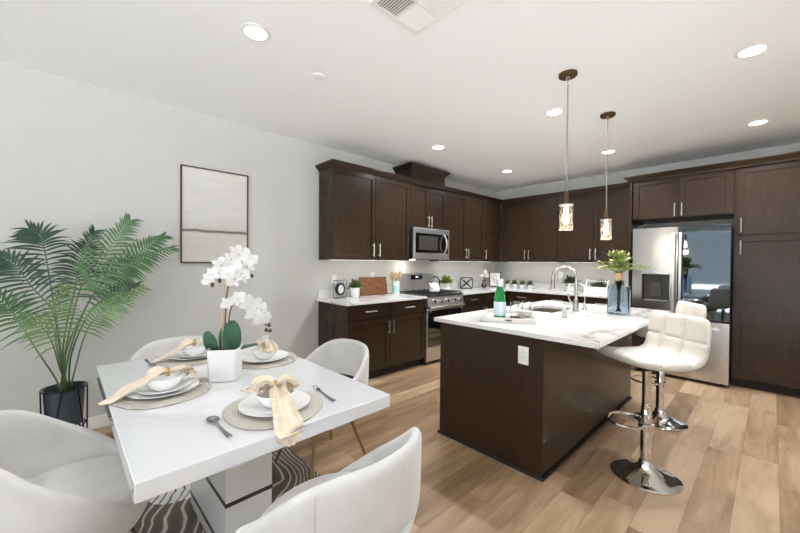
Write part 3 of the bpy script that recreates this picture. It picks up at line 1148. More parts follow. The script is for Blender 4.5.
def rim_z(th):
    """height of the shell's rim: domed back, arms that fall steeply to the front"""
    x = min(180.0, abs(th)*180/PI)
    tot = 0.0
    for o in (-6, -3, 0, 3, 6):
        q = min(180.0, abs(x+o))
        for i in range(len(RIM_A)-1):
            if q <= RIM_A[i+1]:
                a = (q-RIM_A[i])/(RIM_A[i+1]-RIM_A[i])
                tot += RIM_Z[i]+(RIM_Z[i+1]-RIM_Z[i])*a
                break
    return tot/5


def spow(v, e_):
    return math.copysign(abs(v)**e_, v)


def shell_pt(th, z, inset=0.0):
    # plan: superellipse, tapering below the seat, leaning out at the back top
    k = 0.72 + 0.28*min(1.0, max(0.0, (z-.33)/.20))**0.6
    lean = min(1.1, max(0.0, (z-.45)/.36))*.044
    s_, c_ = sin(th), cos(th)
    A = .312*k - inset
    B = .282*k + lean*.3*max(0.0, c_) - inset
    return (A*spow(s_, 2/2.1), -B*spow(c_, 2/2.1), z)


def make_chair(label, loc, rz):
    t = thing('dining_chair', label, 'chair', loc, rz, 'white velvet dining chairs')
    NT = 96
    zb = .335
    FO = [0, .10, .20, .30, .43, .56, .64, .73, .82, .9, .97]
    prof = [('o', f) for f in FO] + [('r', 0)] + [('i', f) for f in FO[:1:-1]]
    K = len(prof)

    def fn(i, j):
        th = -PI+2*PI*i/NT
        rim = rim_z(th)
        kind, f = prof[j]
        if kind == 'r':
            return shell_pt(th, rim, .018)
        return shell_pt(th, zb+(rim-.011-zb)*f, 0.0 if kind == 'o' else .036)
    m = MB().grid(fn, NT, K, cu=True)
    # hollow in the lower back
    h0, h1 = NT//2-9, NT//2+9
    jo = (3, 4)
    ji = (prof.index(('i', .43)), prof.index(('i', .30)))

    def in_hole(i, j):
        return h0 <= i < h1 and (jo[0] <= j < jo[1] or ji[0] <= j < ji[1])
    m.f = [(i*K+j, ((i+1) % NT)*K+j, ((i+1) % NT)*K+j+1, i*K+j+1) for i in range(NT) for j in range(K-1) if not in_hole(i, j)]
    for i in range(h0, h1):
        for a, b in ((jo[1], ji[0]), (jo[0], ji[1])):
            m.f.append((i*K+a, (i+1)*K+a, (i+1)*K+b, i*K+b))
    for i in (h0, h1):
        for q in range(jo[1]-jo[0]):
            m.f.append((i*K+jo[0]+q, i*K+jo[0]+q+1, i*K+ji[1]-q-1, i*K+ji[1]-q))
    cv = [m.v[i*K] for i in range(NT)]
    m.add(cv, [tuple(range(NT))])
    m.build('shell', velvet_m, t, sub=1, ang=80)
    # seat cushion
    prof2 = [(.55, .395), (.93, .395), (1.0, .42), (1.0, .455), (.96, .476), (.85, .486), (.5, .492), (.02, .494)]

    def fn2(i, j):
        th = 2*PI*i/48
        r, z = prof2[j]
        s_, c_ = sin(th), cos(th)
        return (.268*r*spow(s_, 2/2.1), -.238*r*spow(c_, 2/2.1)+.004, z)
    m = MB().grid(fn2, 48, len(prof2), cu=True)
    m.build('seat_cushion', velvet_m, t, ang=80)
    for s_ in (-1, 1):
        th = s_*.80
        rim = rim_z(th)
        pts = []
        for k in range(9):
            q = Vector(shell_pt(th, .36+(rim-.025-.36)*k/8))
            pts.append((q.x*1.001, q.y*1.001, q.z))
        MB().tube(pts, .0016, 6).build('seam', seam_m, t)
    for sx_ in (-1, 1):
        for sy_ in (-1, 1):
            MB().tube([(sx_*.13, sy_*.13, .332), (sx_*.225, sy_*.215, .021)], .01, 12, radii=[.0125, .0075]).build('leg', gold_m, t)
    return t


D2R = math.radians
c0 = make_chair('white velvet dining chair at the lower left, seen from its side beside the table', (1.895, -5.965, 0), D2R(-3))
dup(c0, (2.667, -5.306, 0), D2R(97), 'white velvet dining chair nearest the camera, its rounded back turned to the viewer')
dup(c0, (1.678, -4.765, 0), D2R(181), 'white velvet dining chair on the far side of the table, nearest the base cabinets')
dup(c0, (.99, -5.467, 0), D2R(-112), 'white velvet dining chair at the table end nearest the wall picture')


# ------------------------------------------------------------------ bar stools (front faces +y)
def make_stool(label, loc, rz, fr_rz):
    t = thing('bar_stool', label, 'bar stool', loc, rz, 'white bar stools')
    MB().lathe([(0, .0005), (.19, .0005), (.192, .008), (.185, .014), (.15, .024), (.10, .040), (.06, .060), (.04, .085), (.034, .11), (0, .11)], 48).build('base', chrome_m, t)
    MB().lathe([(0, .105), (.030, .105), (.030, .42), (.0285, .425), (.0285, .45), (0, .45)], 24).build('column', chrome_m, t)
    MB().lathe([(0, .445), (.025, .445), (.025, .70), (0, .70)], 24).build('gas_lift', chrome_m, t)
    MB().lathe([(.033, .30), (.042, .303), (.042, .345), (.033, .348)], 24, caps=False).build('footrest_clamp', chrome_m, t)
    ft = [(.036, .0, .325), (.10, .03, .325)]
    for k in range(13):
        a = -.35+(PI+.7)*k/12
        ft.append((.125*cos(a), .115+.10*sin(a), .325))
    ft += [(-.10, .03, .325), (-.036, 0, .325)]
    q_ = fr_rz-rz
    ft = [(x*cos(q_)-y*sin(q_), x*sin(q_)+y*cos(q_), z) for x, y, z in ft]
    MB().tube(ft, .0095, 10).build('footrest', chrome_m, t)
    MB().box(-.085, .085, -.085, .085, .70, .716).build('seat_plate', blackmetal_m, t, bevel=.003)
    MB().tube([(.05, 0, .695), (.16, -.02, .695), (.19, -.03, .688)], .005, 8).build('height_lever', chrome_m, t)
    # upholstered L-shaped shell
    ctr = [(.235, .790), (.205, .781), (.13, .766), (.04, .757), (-.06, .755), (-.12, .760), (-.165, .78), (-.188, .815), (-.198, .86), (-.205, .92), (-.211, .985), (-.216, 1.035)]
    th_ = [.045, .062, .072, .076, .076, .076, .074, .070, .064, .058, .052, .044]
    # resample
    cp = [Vector((0, y, z)) for y, z in ctr]
    NS = 56
    seg = [0]
    for i in range(1, len(cp)):
        seg.append(seg[-1]+(cp[i]-cp[i-1]).length)
    Ltot = seg[-1]
    pts, tk = [], []
    for k in range(NS):
        s_ = Ltot*k/(NS-1)
        for i in range(len(cp)-1):
            if s_ <= seg[i+1]+1e-9:
                a = (s_-seg[i])/(seg[i+1]-seg[i])
                p0, p1, p2, p3 = cp[max(i-1, 0)], cp[i], cp[i+1], cp[min(i+2, len(cp)-1)]
                q = 0.5*((2*p1)+(p2-p0)*a+(2*p0-5*p1+4*p2-p3)*a*a+(3*p1-p0-3*p2+p3)*a**3)
                pts.append(q)
                tk.append(th_[i]+(th_[i+1]-th_[i])*a)
                break
    NJ = 128
    gs = [.24, .52, .78]

    def fn(i, j):
        p = pts[i]
        d = (pts[min(i+1, NS-1)]-pts[max(i-1, 0)]).normalized()
        n = Vector((0, d.z, -d.y))      # towards the sitter
        if n.z < 0 and i < NS/2:
            n = -n
        n = Vector((0, d.z, -d.y))
        u = i/(NS-1)
        endf = min(1.0, min(u, 1-u)/.05)
        endf = math.sqrt(max(0.0, 1-(1-endf)**2))
        w = (.215 if u > .5 else .205+.01*u*2)
        rc = min(1.0, min(u+.0, 1-u)/.13)
        w = w-.045*(1-math.sqrt(max(0, 1-(1-rc)**2)))
        T = tk[i]/2*max(endf, .08)
        q_ = j/(NJ/2)
        top_ = q_ < 1
        tt = 1-2*(q_ if top_ else q_-1)
        x = w*sin(PI/2*tt)*(1 if top_ else -1)
        h = T*max(0.0, 1-abs(x/w)**4.5)**(1/2.6)*(1 if top_ else -1)
        side = n
        if top_:
            g = sum(math.exp(-((x-xx)/.011)**2) for xx in (-.072, .072)) + sum(math.exp(-((u-ss)/.014)**2) for ss in gs)
            h -= .014*min(1.0, g)*min(1, T/.02)
        return tuple(p + Vector((x, 0, 0)) + side*h)
    m = MB().grid(fn, NS, NJ, cv=True)
    m.add([m.v[j] for j in range(NJ)], [tuple(range(NJ))])
    m.add([m.v[(NS-1)*NJ+j] for j in range(NJ)], [tuple(range(NJ))])
    m.build('padded_seat', leather_m, t, ang=70)
    return t


s0 = make_stool('white tufted bar stool nearer the camera, with chrome pedestal, at the island', (3.155, -3.295, 0), math.radians(144), PI/2)
dup(s0, (3.045, -2.27, 0), math.radians(122), 'white tufted bar stool farther away, mostly hidden behind the nearer stool')


# ------------------------------------------------------------------ soft shapes
def catmull(pts, n):
    pts = [Vector(p) for p in pts]
    out = []
    N = len(pts)-1
    for k in range(n):
        t_ = k/(n-1)*N
        i = min(int(t_), N-1)
        a = t_-i
        p0, p1, p2, p3 = pts[max(i-1, 0)], pts[i], pts[i+1], pts[min(i+2, N)]
        out.append(0.5*((2*p1)+(p2-p0)*a+(2*p0-5*p1+4*p2-p3)*a*a+(3*p1-p0-3*p2+p3)*a**3))
    return out


def interp(vals, a):
    x = a*(len(vals)-1)
    i = min(int(x), len(vals)-2)
    f = x-i
    f = f*f*(3-2*f)
    return vals[i]+(vals[i+1]-vals[i])*f


def cloth(mb, path, widths, amps, pleats=3.0, phase=0.0, n=44, nv=26, curl=None, side=None):
    pts = catmull(path, n)

    def fn(i, j):
        a = i/(n-1)
        v = -1+2*j/(nv-1)
        d = (pts[min(i+1, n-1)]-pts[max(i-1, 0)]).normalized()
        sd = Vector(side) if side else Vector((d.y, -d.x, 0))
        if not side and sd.length < .2:
            sd = Vector((1, 0, 0))
        sd = (sd-d*sd.dot(d)).normalized()
        nm = sd.cross(d)
        if nm.z < 0:
            nm = -nm
        w, am = interp(widths, a), interp(amps, a)
        c_ = interp(curl, a) if curl else 0
        h = am*(sin(pleats*PI*v+phase+a*1.3)+.45*sin(pleats*1.9*PI*v+2.1*phase-a*4)) + c_*v*v
        return tuple(pts[i]+sd*(w*v*(1+.06*sin(9*a+phase)))+nm*h)
    return mb.grid(fn, n, nv)


def ring_mesh(c, d, r, rr):
    """band of little beads around axis d"""
    m = MB()
    d = Vector(d).normalized()
    u = d.orthogonal().normalized()
    w = d.cross(u)
    for k in range(14):
        a = 2*PI*k/14
        for q in (-1, 1):
            p = Vector(c)+u*cos(a+q*.2)*r+w*sin(a+q*.2)*r+d*q*rr*.8
            m.ball(p, rr, 8, 6)
    m.tube([Vector(c)+u*cos(2*PI*k/20)*r*.96+w*sin(2*PI*k/20)*r*.96 for k in range(20)], rr*.6, 6, closed=True)
    return m


def leaf_strip(mb, p0, d, n, L, w, droop=0.0, seg=5, fold=0.25, pw=1.0):
    """one leaf: starts at p0, direction d, surface normal about n"""
    d = Vector(d).normalized()
    n = Vector(n)
    sd = d.cross(n)
    if sd.length < 1e-4:
        sd = d.orthogonal()
    sd.normalize()
    nn = sd.cross(d)
    vs = []
    for k in range(seg+1):
        a = k/seg
        c = Vector(p0)+d*(L*a)+Vector((0, 0, -droop*L*a*a))
        ww = w*(sin(PI*min(1, (a*.92+.08))**pw))*.5+.0004
        vs += [tuple(c-sd*ww+nn*ww*fold), tuple(c), tuple(c+sd*ww+nn*ww*fold)]
    fs = []
    for k in range(seg):
        o = 3*k
        fs += [(o, o+1, o+4, o+3), (o+1, o+2, o+5, o+4)]
    mb.add(vs, fs)


def bush(mb, c, rx, rz_, n, L, w, rnd, up_=.35, droop=.25):
    for k in range(n):
        th = rnd.uniform(0, 2*PI)
        el = rnd.uniform(up_-.5, 1.35)
        rr = rnd.uniform(.1, .8)
        d = Vector((cos(th)*cos(el), sin(th)*cos(el), sin(el)))
        p = Vector(c)+Vector((d.x*rx*rr, d.y*rx*rr, max(0, d.z)*rz_*rr))
        leaf_strip(mb, p, d+Vector((rnd.uniform(-.4, .4), rnd.uniform(-.4, .4), rnd.uniform(-.2, .4))),
                   (rnd.uniform(-1, 1), rnd.uniform(-1, 1), 1), L*rnd.uniform(.7, 1.2), w*rnd.uniform(.8, 1.2), droop, 4)


# ------------------------------------------------------------------ place settings
TT = TZ + .0008


def setting(cx, cy, rz, names, style, seed):
    """local +y points to the middle of the table"""
    rnd = random.Random(seed)
    where = names
    # placemat
    poly = [(.192*(1+.022*sin(3*a+seed)+.014*sin(5*a+2*seed))*cos(a), .192*(1+.022*sin(3*a+seed)+.014*sin(5*a+2*seed))*sin(a)) for a in [2*PI*k/64 for k in range(64)]]
    o = MB().prism(poly, 0, .005).build('placemat', weave_m, bevel=.0015)
    tag(o, 'round woven beige placemat ' + where, 'placemat', 'round placemats')
    o.location, o.rotation_euler = (cx, cy, TT), (0, 0, rz)
    z = TT+.0055
    o = MB().lathe([(0, .0), (.078, .0), (.084, .002), (.130, .014), (.137, .0175), (.137, .020), (.131, .0185), (.086, .0065), (.076, .0045), (0, .0045)], 56).build('dinner_plate', plate_m)
    tag(o, 'white dinner plate ' + where, 'plate', 'dinner plates')
    o.location = (cx, cy, z)
    zb = z+.0055
    if style.get('salad'):
        o = MB().lathe([(0, .0), (.060, .0), (.066, .002), (.098, .014), (.104, .017), (.104, .0195), (.098, .018), (.068, .0065), (.06, .0045), (0, .0045)], 48).build('salad_plate', plate_m)
        tag(o, 'smaller white salad plate stacked ' + where, 'plate', 'salad plates')
        o.location = (cx, cy, zb)
        zb += .0055
    o = MB().lathe([(0, .0), (.036, .0), (.040, .003), (.058, .018), (.070, .040), (.0745, .054), (.0745, .0565), (.071, .0555), (.065, .041), (.052, .020), (.036, .0065), (0, .005)], 48).build('bowl', plate_m)
    tag(o, 'white bowl ' + where, 'bowl', 'white bowls')
    o.location = (cx, cy, zb)
    top = zb+.0575-TT
    t = thing('napkin', style['label'], 'napkin', (cx, cy, TT), rz+style.get('rot', 0), 'cream satin napkins')
    ry = style['ring_y']
    m = MB()
    if style['kind'] == 'bow':
        # tail falling over the plates and the table edge
        e = style['edge']
        cloth(m, [(0, ry+.005, top+.020), (.0, ry-.03, top+.018), (0, -.088, top-.012), (0.0, -.13, top-.035), (-.004, e+.03, .022), (-.006, e-.008, .007), (-.004, e-.018, -.02), (0, e-.016, -.055)],
              [.014, .030, .038, .045, .049, .050, .044, .012], [.006, .008, .007, .006, .006, .004, .004, .002], 1.6, .4, 54, 30)
        # two puffed lobes lying on the bowl
        cloth(m, [(0, ry, top+.02), (-.03, ry+.012, top+.045), (-.065, ry+.018, top+.04), (-.078, ry+.02, top+.012), (-.05, ry+.03, top+.004)], [.012, .036, .05, .046, .03], [.006, .009, .010, .009, .007], 2.0, 1.0)
        cloth(m, [(0, ry, top+.02), (.03, ry-.004, top+.048), (.062, ry-.01, top+.04), (.076, ry-.008, top+.014), (.05, ry+.01, top+.004)], [.012, .034, .046, .042, .026], [.006, .009, .010, .009, .007], 2.0, 2.2)
        cloth(m, [(0, ry+.004, top+.018), (.004, ry+.05, top+.02), (.01, ry+.09, top+.006)], [.012, .04, .046], [.006, .009, .008], 2.2, .2)
        rc, rdir = (0, ry, top+.022), (1, 0, 0)
    else:
        tail, head = style['tail'], style['head']
        cloth(m, [(0, ry, top+.014), (0, ry-.04, top+.012), (0, -.075, top-.004)] + tail, [.012, .026, .034] + style['tw'],
              [.006, .006, .005] + [.004]*(len(tail)-1) + [.002], 1.4, seed*.7, 52, 26)
        cloth(m, [(.0, ry, top+.018), (.018, ry-.03, top+.034), (.03, ry-.065, top+.024), (.032, ry-.09, top-.008)], [.012, .03, .034, .022], [.006, .009, .009, .006], 2.0, seed*1.3)
        cloth(m, [(0, ry, top+.014)] + head, [.014] + style['hw'], [.006] + [.009]*len(head), 1.8, seed*.9+1)
        rc, rdir = (0, ry, top+.016), (0, 1, 0.1)
    m.build('cloth', satin_m, t, solid=.0014, ang=80, wmerge=False)
    tag(ring_mesh(rc, rdir, .0185, .0042).build('napkin_ring', pearl_m, t), 'gold beaded ring')


setting(2.326, -5.366, PI/2, 'nearest the camera, between spoon and fork',
        dict(kind='bow', ring_y=-.005, edge=-.208, rot=-.16, label='cream satin napkin hanging over the table edge, nearest the camera'), 1)
setting(1.832, -5.664, 0, 'in front of the lower-left chair',
        dict(kind='line', ring_y=.012, salad=True, label='cream satin napkin with a long tail lying over the left edge of the table',
             tail=[(.006, -.13, .05), (.014, -.185, .018), (.022, -.225, .012)], tw=[.034, .022, .006],
             head=[(-.01, .045, .088), (-.03, .085, .086), (-.04, .105, .066), (-.02, .095, .055)], hw=[.024, .034, .034, .02]), 2)
setting(1.280, -5.420, -PI/2, 'at the table end nearest the wall picture',
        dict(kind='line', ring_y=-.005, salad=True, rot=PI/2+.1, label='cream satin napkin in the bowl at the table end nearest the wall picture',
             tail=[(.0, -.13, .05), (.0, -.18, .03), (.0, -.215, .016)], tw=[.02, .013, .003],
             head=[(0, .05, .095), (.0, .10, .085), (.0, .135, .06)], hw=[.03, .045, .05]), 3)
setting(1.615, -5.125, PI, 'on the far side, right of the orchid',
        dict(kind='line', ring_y=.0, rot=-PI/2-.2, label='cream satin napkin in the bowl on the far side, just right of the orchid',
             tail=[(.0, -.10, .085), (.0, -.13, .08)], tw=[.026, .016],
             head=[(.0, .04, .10), (.01, .08, .09), (.03, .115, .065), (.03, .14, .045)], hw=[.034, .05, .056, .04]), 4)


def spoon_mesh():
    m = MB()

    def fn(i, j):
        a = 2*PI*j/20
        r = (1, .8, .55, .25, .02)[i]
        return (.021*r*cos(a), .066+.031*r*sin(a), .002+.0075*r*r)
    m.grid(fn, 5, 20, cv=True)

    def fh(i, j):
        a = i/16
        y = .037-.14*a
        w = (.0035+.0065*a**1.8)*(1 if a < .97 else .7)
        z = .009-.010*a*(1-a)*1.6-.0055*a
        return (w*(j-1), y, z+(.0008 if j == 1 else 0))
    m.grid(fh, 17, 3)
    return m


def fork_mesh():
    m = MB()

    def fh(i, j):
        a = i/16
        y = .032-.14*a
        w = (.0035+.0065*a**1.8)*(1 if a < .97 else .7)
        z = .009-.010*a*(1-a)*1.6-.0055*a
        return (w*(j-1), y, z+(.0008 if j == 1 else 0))
    m.grid(fh, 17, 3)

    def fb(i, j):
        a = i/6
        w = .0035+.0085*min(1, a*1.6)
        return (w*(j-2)/2, .031+.028*a, .0088-.004*sin(PI*a)*.8)
    m.grid(fb, 7, 5)
    for k in range(4):
        x = -.0102+k*.0068
        m.add([(x-.0016, .058, .0088), (x+.0016, .058, .0088), (x+.0012, .100, .0115), (x-.0012, .100, .0115)], [(0, 1, 2, 3)])
    return m


for lab, kind, x, y, rz in (('steel spoon on the bare table top nearest the camera', 'spoon', 2.36, -5.583, PI/2+.05),
                            ('steel fork on the bare table top at the right of the nearest plate', 'fork', 2.33, -5.148, PI/2-.06),
                            ('steel spoon seen end-on near the far left corner of the table', 'spoon', 1.275, -5.645, -PI/2+.05)):
    mb = spoon_mesh() if kind == 'spoon' else fork_mesh()
    o = mb.build(kind, cutlery_m, solid=.0014, ang=60)
    tag(o, lab, kind)
    o.location, o.rotation_euler = (x, y, TT+.0005), (0, 0, rz)

# ------------------------------------------------------------------ orchid
t = thing('orchid', 'white orchid in a square white ceramic pot in the middle of the table', 'potted orchid', (1.815, -5.402, TT), math.radians(-32))
m = MB()
lv_ = [(.056, 0.0), (.063, .004), (.067, .07), (.071, .154), (.071, .158), (.065, .158), (.063, .150)]
npoly = len(rrect(1, 1, .1, 6))


def fn(i, j):
    h_, z_ = lv_[i]
    x, y = rrect(2*h_, 2*h_, .02, 6)[j]
    return (x, y, z_)


m.grid(fn, len(lv_), npoly, cv=True)
m.add([m.v[j] for j in range(npoly)], [tuple(range(npoly))])
m.build('pot', potwhite_m, t, ang=50)
MB().prism(rrect(.124, .124, .018), .137, .149).build('soil', P('moss', C((70, 76, 50)), .95), t)
rz0 = math.radians(32)


def L(p):   # world offset -> local of the rotated pot
    return (p[0]*cos(rz0)-p[1]*sin(rz0), p[0]*sin(rz0)+p[1]*cos(rz0), p[2])


B0 = Vector((0, 0, 0))
st1 = [(.0, -.005, .13), (0, -.003, .28), (.0, .005, .42), (.005, .022, .51), (.01, .045, .575), (.01, .085, .595)]
st2 = [(.005, .01, .13), (.004, .012, .25), (.0, .018, .32), (.0, .035, .37), (.0, .08, .385), (.0, .135, .36), (.0, .185, .30), (.0, .205, .24)]
st3 = [(0, .012, .47), (.01, -.015, .525), (.01, -.05, .51), (.01, -.07, .475)]
for s_, r_ in ((st1, .0045), (st2, .004)):
    MB().tube([L(p) for p in catmull(s_, 30)], r_, 8).build('stem', brownstem_m, t)
MB().tube([L(p) for p in catmull(st3, 16)], .0025, 6).build('stem', brownstem_m, t)
MB().tube([L((-.012, -.012, .13)), L((-.006, -.008, .48))], .004, 8).build('support_stake', utwood_m, t)
rnd = random.Random(5)
for az, ln, wd, el, lat in ((-.30, .175, .085, 1.45, .034), (-.75, .125, .07, 1.30, -.048), (2.75, .14, .085, 1.40, 0.0), (1.25, .12, .07, .25, .02), (-1.9, .10, .05, 1.1, 0.0)):
    d = Vector((cos(az)*cos(el), sin(az)*cos(el), sin(el)))
    m = MB()
    base = Vector((cos(az)*.02-sin(az)*lat, sin(az)*.02+cos(az)*lat, .14))

    def fl(i, j):
        a = i/12
        v = -1+2*j/8
        w = wd*.5*max(.04, sin(PI*(a*.9+.1)**.9))**.42
        sd = Vector((-sin(az), cos(az), 0))
        nn = d.cross(sd)
        c = base+d*ln*a+Vector((cos(az), sin(az), 0))*ln*.12*a*a - Vector((0, 0, 1))*ln*.08*a**3
        return tuple(Vector(L(c+sd*w*v))+Vector((0, 0, 0))+nn*(-.12*wd*(v*v)))
    m.grid(fl, 13, 9)
    m.build('leaf', orchidleaf_m, t, solid=.0022, ang=80)


def blossom(c, nrm, size, rnd):
    """five petals and a small lip, facing nrm"""
    n = Vector(nrm).normalized()
    u = n.orthogonal().normalized()
    w = n.cross(u)
    if w.z < 0:
        u, w = -u, -w
    m = MB()
    sp = rnd.uniform(-.3, .3)
    for k, (an, ll, ww) in enumerate(((PI/2, 1, .62), (PI/2+1.35, 1.02, 1.0), (PI/2-1.35, 1.02, 1.0), (PI/2+2.55, .95, .58), (PI/2-2.55, .95, .58))):
        an += sp
        d = u*cos(an)+w*sin(an)
        s_ = n.cross(d)

        def fp(i, j):
            a = i/6
            v = -1+2*j/4
            wd = ww*size*.5*(sin(PI*(a*.86+.14)))**.55 if a < 1 else ww*size*.1
            lift = .22*size*a*(1-a)*1.5-.10*size*a*a
            return tuple(Vector(c)+d*(size*ll*(a*.95+.05))+s_*(wd*v)+n*(lift+.05*size*v*v+(.004 if k in (1, 2) else 0)))
        m.grid(fp, 7, 5)
    m.ball(Vector(c)+n*size*.16-w*size*.08, size*.16, 8, 6)
    return m


spots = [(.0, -.045, .625, 1), (.015, .0, .655, 1), (.02, .045, .645, 1), (.02, .075, .615, 1), (.03, .02, .605, 1), (.03, -.02, .585, 1), (.025, .055, .57, 1), (.02, .015, .555, 1), (.0, .03, .69, 1), (.0, .075, .68, .9), (.02, .1, .65, .85), (.02, -.085, .58, .9), (.02, -.105, .555, .75),
         (.01, .0, .43, .8), (.015, .05, .45, .95), (.015, .09, .43, 1), (.015, .13, .42, 1), (.02, .11, .375, .95), (.015, .165, .385, .95), (.02, .15, .335, .9), (.01, .195, .335, .85)]
view = Vector((.96, -.27, .05))
spots = [(x, y+(.02 if k < 13 else .005), z-(.055 if k < 13 else .05), q) for k, (x, y, z, q) in enumerate(spots)]
for (x, y, z, sc_) in spots:
    nv_ = view+Vector((rnd.uniform(-.3, .3), rnd.uniform(-.55, .55), rnd.uniform(-.35, .35)))
    b_ = blossom((0, 0, 0), nv_, .044*sc_, rnd)
    m = MB().add([L((x+v[0], y+v[1], z+v[2])) for v in b_.v], b_.f)
    m.build('blossom', petal_m, t, ang=80)
bd = [(.02, -.072, .475), (.02, -.04, .495), (.02, .113, .515), (.02, .205, .25), (.02, .19, .225), (.02, .21, .22)]
for x, y, z in bd:
    MB().ball(L((x+.02, y, z)), .0095, 10, 8, (1, 1, 1.2)).build('bud', bud_m, t)

# ------------------------------------------------------------------ palm in a black pot on a wire stand
PX, PY = .37, -6.01
st = thing('plant_stand', 'black wire plant stand holding the dark palm pot', 'plant stand', (PX, PY, 0), 0)
RB = .118
for z, nm in ((.47, 'top_ring'), (.205, 'lower_ring')):
    rr = RB if z > .3 else RB*.93
    MB().tube([(rr*cos(2*PI*k/36), rr*sin(2*PI*k/36), z) for k in range(36)], .0045, 8, closed=True).build(nm, blackmetal_m, st)
MB().tube([(-RB*.93, 0, .205), (RB*.93, 0, .205)], .0045, 8).tube([(0, -RB*.93, .205), (0, RB*.93, .205)], .0045, 8).build('cross_bar', blackmetal_m, st)
for k in range(4):
    a = PI/4+k*PI/2+.25
    for q in (-.42, .42):
        MB().tube([(RB*cos(a+q), RB*sin(a+q), .47), (RB*1.12*cos(a), RB*1.12*sin(a), .003)], .0045, 8).build('leg', blackmetal_m, st)
t = thing('potted_palm', 'tall green palm in a dark blue-grey pot on the wire stand by the wall', 'potted palm', (PX, PY, .2105), 0)
MB().lathe([(0, 0), (.088, 0), (.094, .004), (.108, .258), (.108, .262), (.102, .262), (.099, .22)], 40).build('pot', P('slate_pot', C((58, 70, 78)), .42), t)
MB().lathe([(0, .225), (.0985, .222)], 32, caps=False).build('soil', soil_m, t)
FR = dict(
    A=(palmdark_m, [(0.25, -6.044, 0.853), (0.25, -6.078, 1.159), (0.25, -6.107, 1.403), (0.25, -6.13, 1.505), (0.25, -6.178, 1.555)], .42, .20, (1, .1, .2)),
    B=(palmdark_m, [(0.50, -6.028, 0.757), (0.50, -6.06, 1.003), (0.5, -6.158, 1.183), (0.5, -6.226, 1.315), (0.52, -6.302, 1.382)], .40, .20, (1, .0, .4)),
    C_=(palmmid_m, [(0.45, -6.001, 0.743), (0.45, -5.93, 1.144), (0.45, -5.869, 1.231), (0.45, -5.749, 1.488), (0.45, -5.66, 1.639)], .38, .21, (1, -.3, .2)),
    D=(palmdark_m, [(0.30, -6.013, 0.783), (0.29, -5.955, 1.148), (0.28, -5.934, 1.306), (0.28, -5.896, 1.444), (0.28, -5.852, 1.556)], .36, .18, (.8, .3, .3)),
    E=(palmmid_m, [(0.36, -5.982, 0.722), (0.36, -5.877, 1.064), (0.36, -5.75, 1.24), (0.36, -5.601, 1.345), (0.36, -5.37, 1.45)], .45, .15, (1, -.1, .5)),
    F=(palmmid_m, [(0.23, -5.993, 0.73), (0.2, -5.845, 1.108), (0.2, -5.709, 1.289), (0.2, -5.53, 1.46), (0.2, -5.41, 1.555)], .48, .15, (1, -.2, .3)),
    G_=(palmlight_m, [(0.47, -5.961, 0.582), (0.52, -5.907, 0.842), (0.52, -5.84, 0.964), (0.52, -5.732, 1.06), (0.52, -5.594, 1.147)], .42, .13, (1, -.2, .5)),
    H_=(palmlight_m, [(0.44, -6.019, 0.59), (0.5, -6.047, 0.806), (0.5, -6.042, 0.943), (0.5, -6.028, 1.053), (0.5, -6.008, 1.164)], .45, .13, (1, .1, .2)),
    I=(palmlight_m, [(0.45, -6.027, 0.611), (0.58, -6.058, 0.809), (0.58, -6.089, 0.895), (0.58, -6.133, 0.963), (0.58, -6.191, 1.006)], .38, .13, (1, .2, .6)),
    J=(palmmid_m, [(0.45, -6.051, 0.56), (0.55, -6.126, 0.77), (0.55, -6.21, 0.974), (0.55, -6.259, 1.076), (0.55, -6.35, 1.169)], .50, .16, (1, .2, .5)),
    K=(palmdark_m, [(0.42, -5.975, 0.70), (0.36, -5.89, 0.95), (0.33, -5.80, 1.07), (0.32, -5.70, 1.13), (0.32, -5.60, 1.16)], .50, .12, (1, -.2, .5)))
rnd = random.Random(11)
for k_, (fm, pts, s0_, Lm, nrm) in FR.items():
    m = MB()
    base = Vector((PX+rnd.uniform(-.04, .05), PY+rnd.uniform(-.035, .035), .445))
    pp = [base]+[Vector(p) for p in pts]
    org = Vector((PX, PY, .2105))
    pp = [p-org for p in pp]
    N = 60
    cv = catmull(pp, N)
    sm = MB().tube(cv, .004, 6, radii=[.0065-.0052*i/(N-1) for i in range(N)])
    sm.build('frond_stem', stem_m if fm is not palmdark_m else palmmid_m, t)
    n0 = Vector(nrm).normalized()
    alen = sum((cv[q+1]-cv[q]).length for q in range(int(s0_*(N-1)), N-1))
    cnt = max(11, int(alen/.0195))
    for i in range(cnt):
        a = s0_+(1-s0_)*(i/(cnt-1))**.95
        x = a*(N-1)
        ii = min(int(x), N-2)
        p = cv[ii].lerp(cv[ii+1], x-ii)
        tg = (cv[min(ii+2, N-1)]-cv[max(ii-1, 0)]).normalized()
        f = i/(cnt-1)
        ll = Lm*(.55+.5*sin(PI*min(1, f*1.05+.15)))*(1-.1*f*f)
        ang = math.radians(80-46*f)
        for sgn in (-1, 1):
            sd = n0.cross(tg).normalized()*sgn
            d = tg*cos(ang)+sd*sin(ang)+n0*rnd.uniform(.0, .22)
            leaf_strip(m, p, d, n0+sd*.3*sgn*0, ll*rnd.uniform(.9, 1.08), .0135*(.8+.4*sin(PI*f)), rnd.uniform(.2, .5), 7, .35, .8)
    # keep every leaflet clear of the wall
    m.v = [(max(v[0], .012-PX+.0*v[1]), v[1], v[2]) for v in m.v]
    m.build('frond', fm, t, ang=80, wmerge=False)

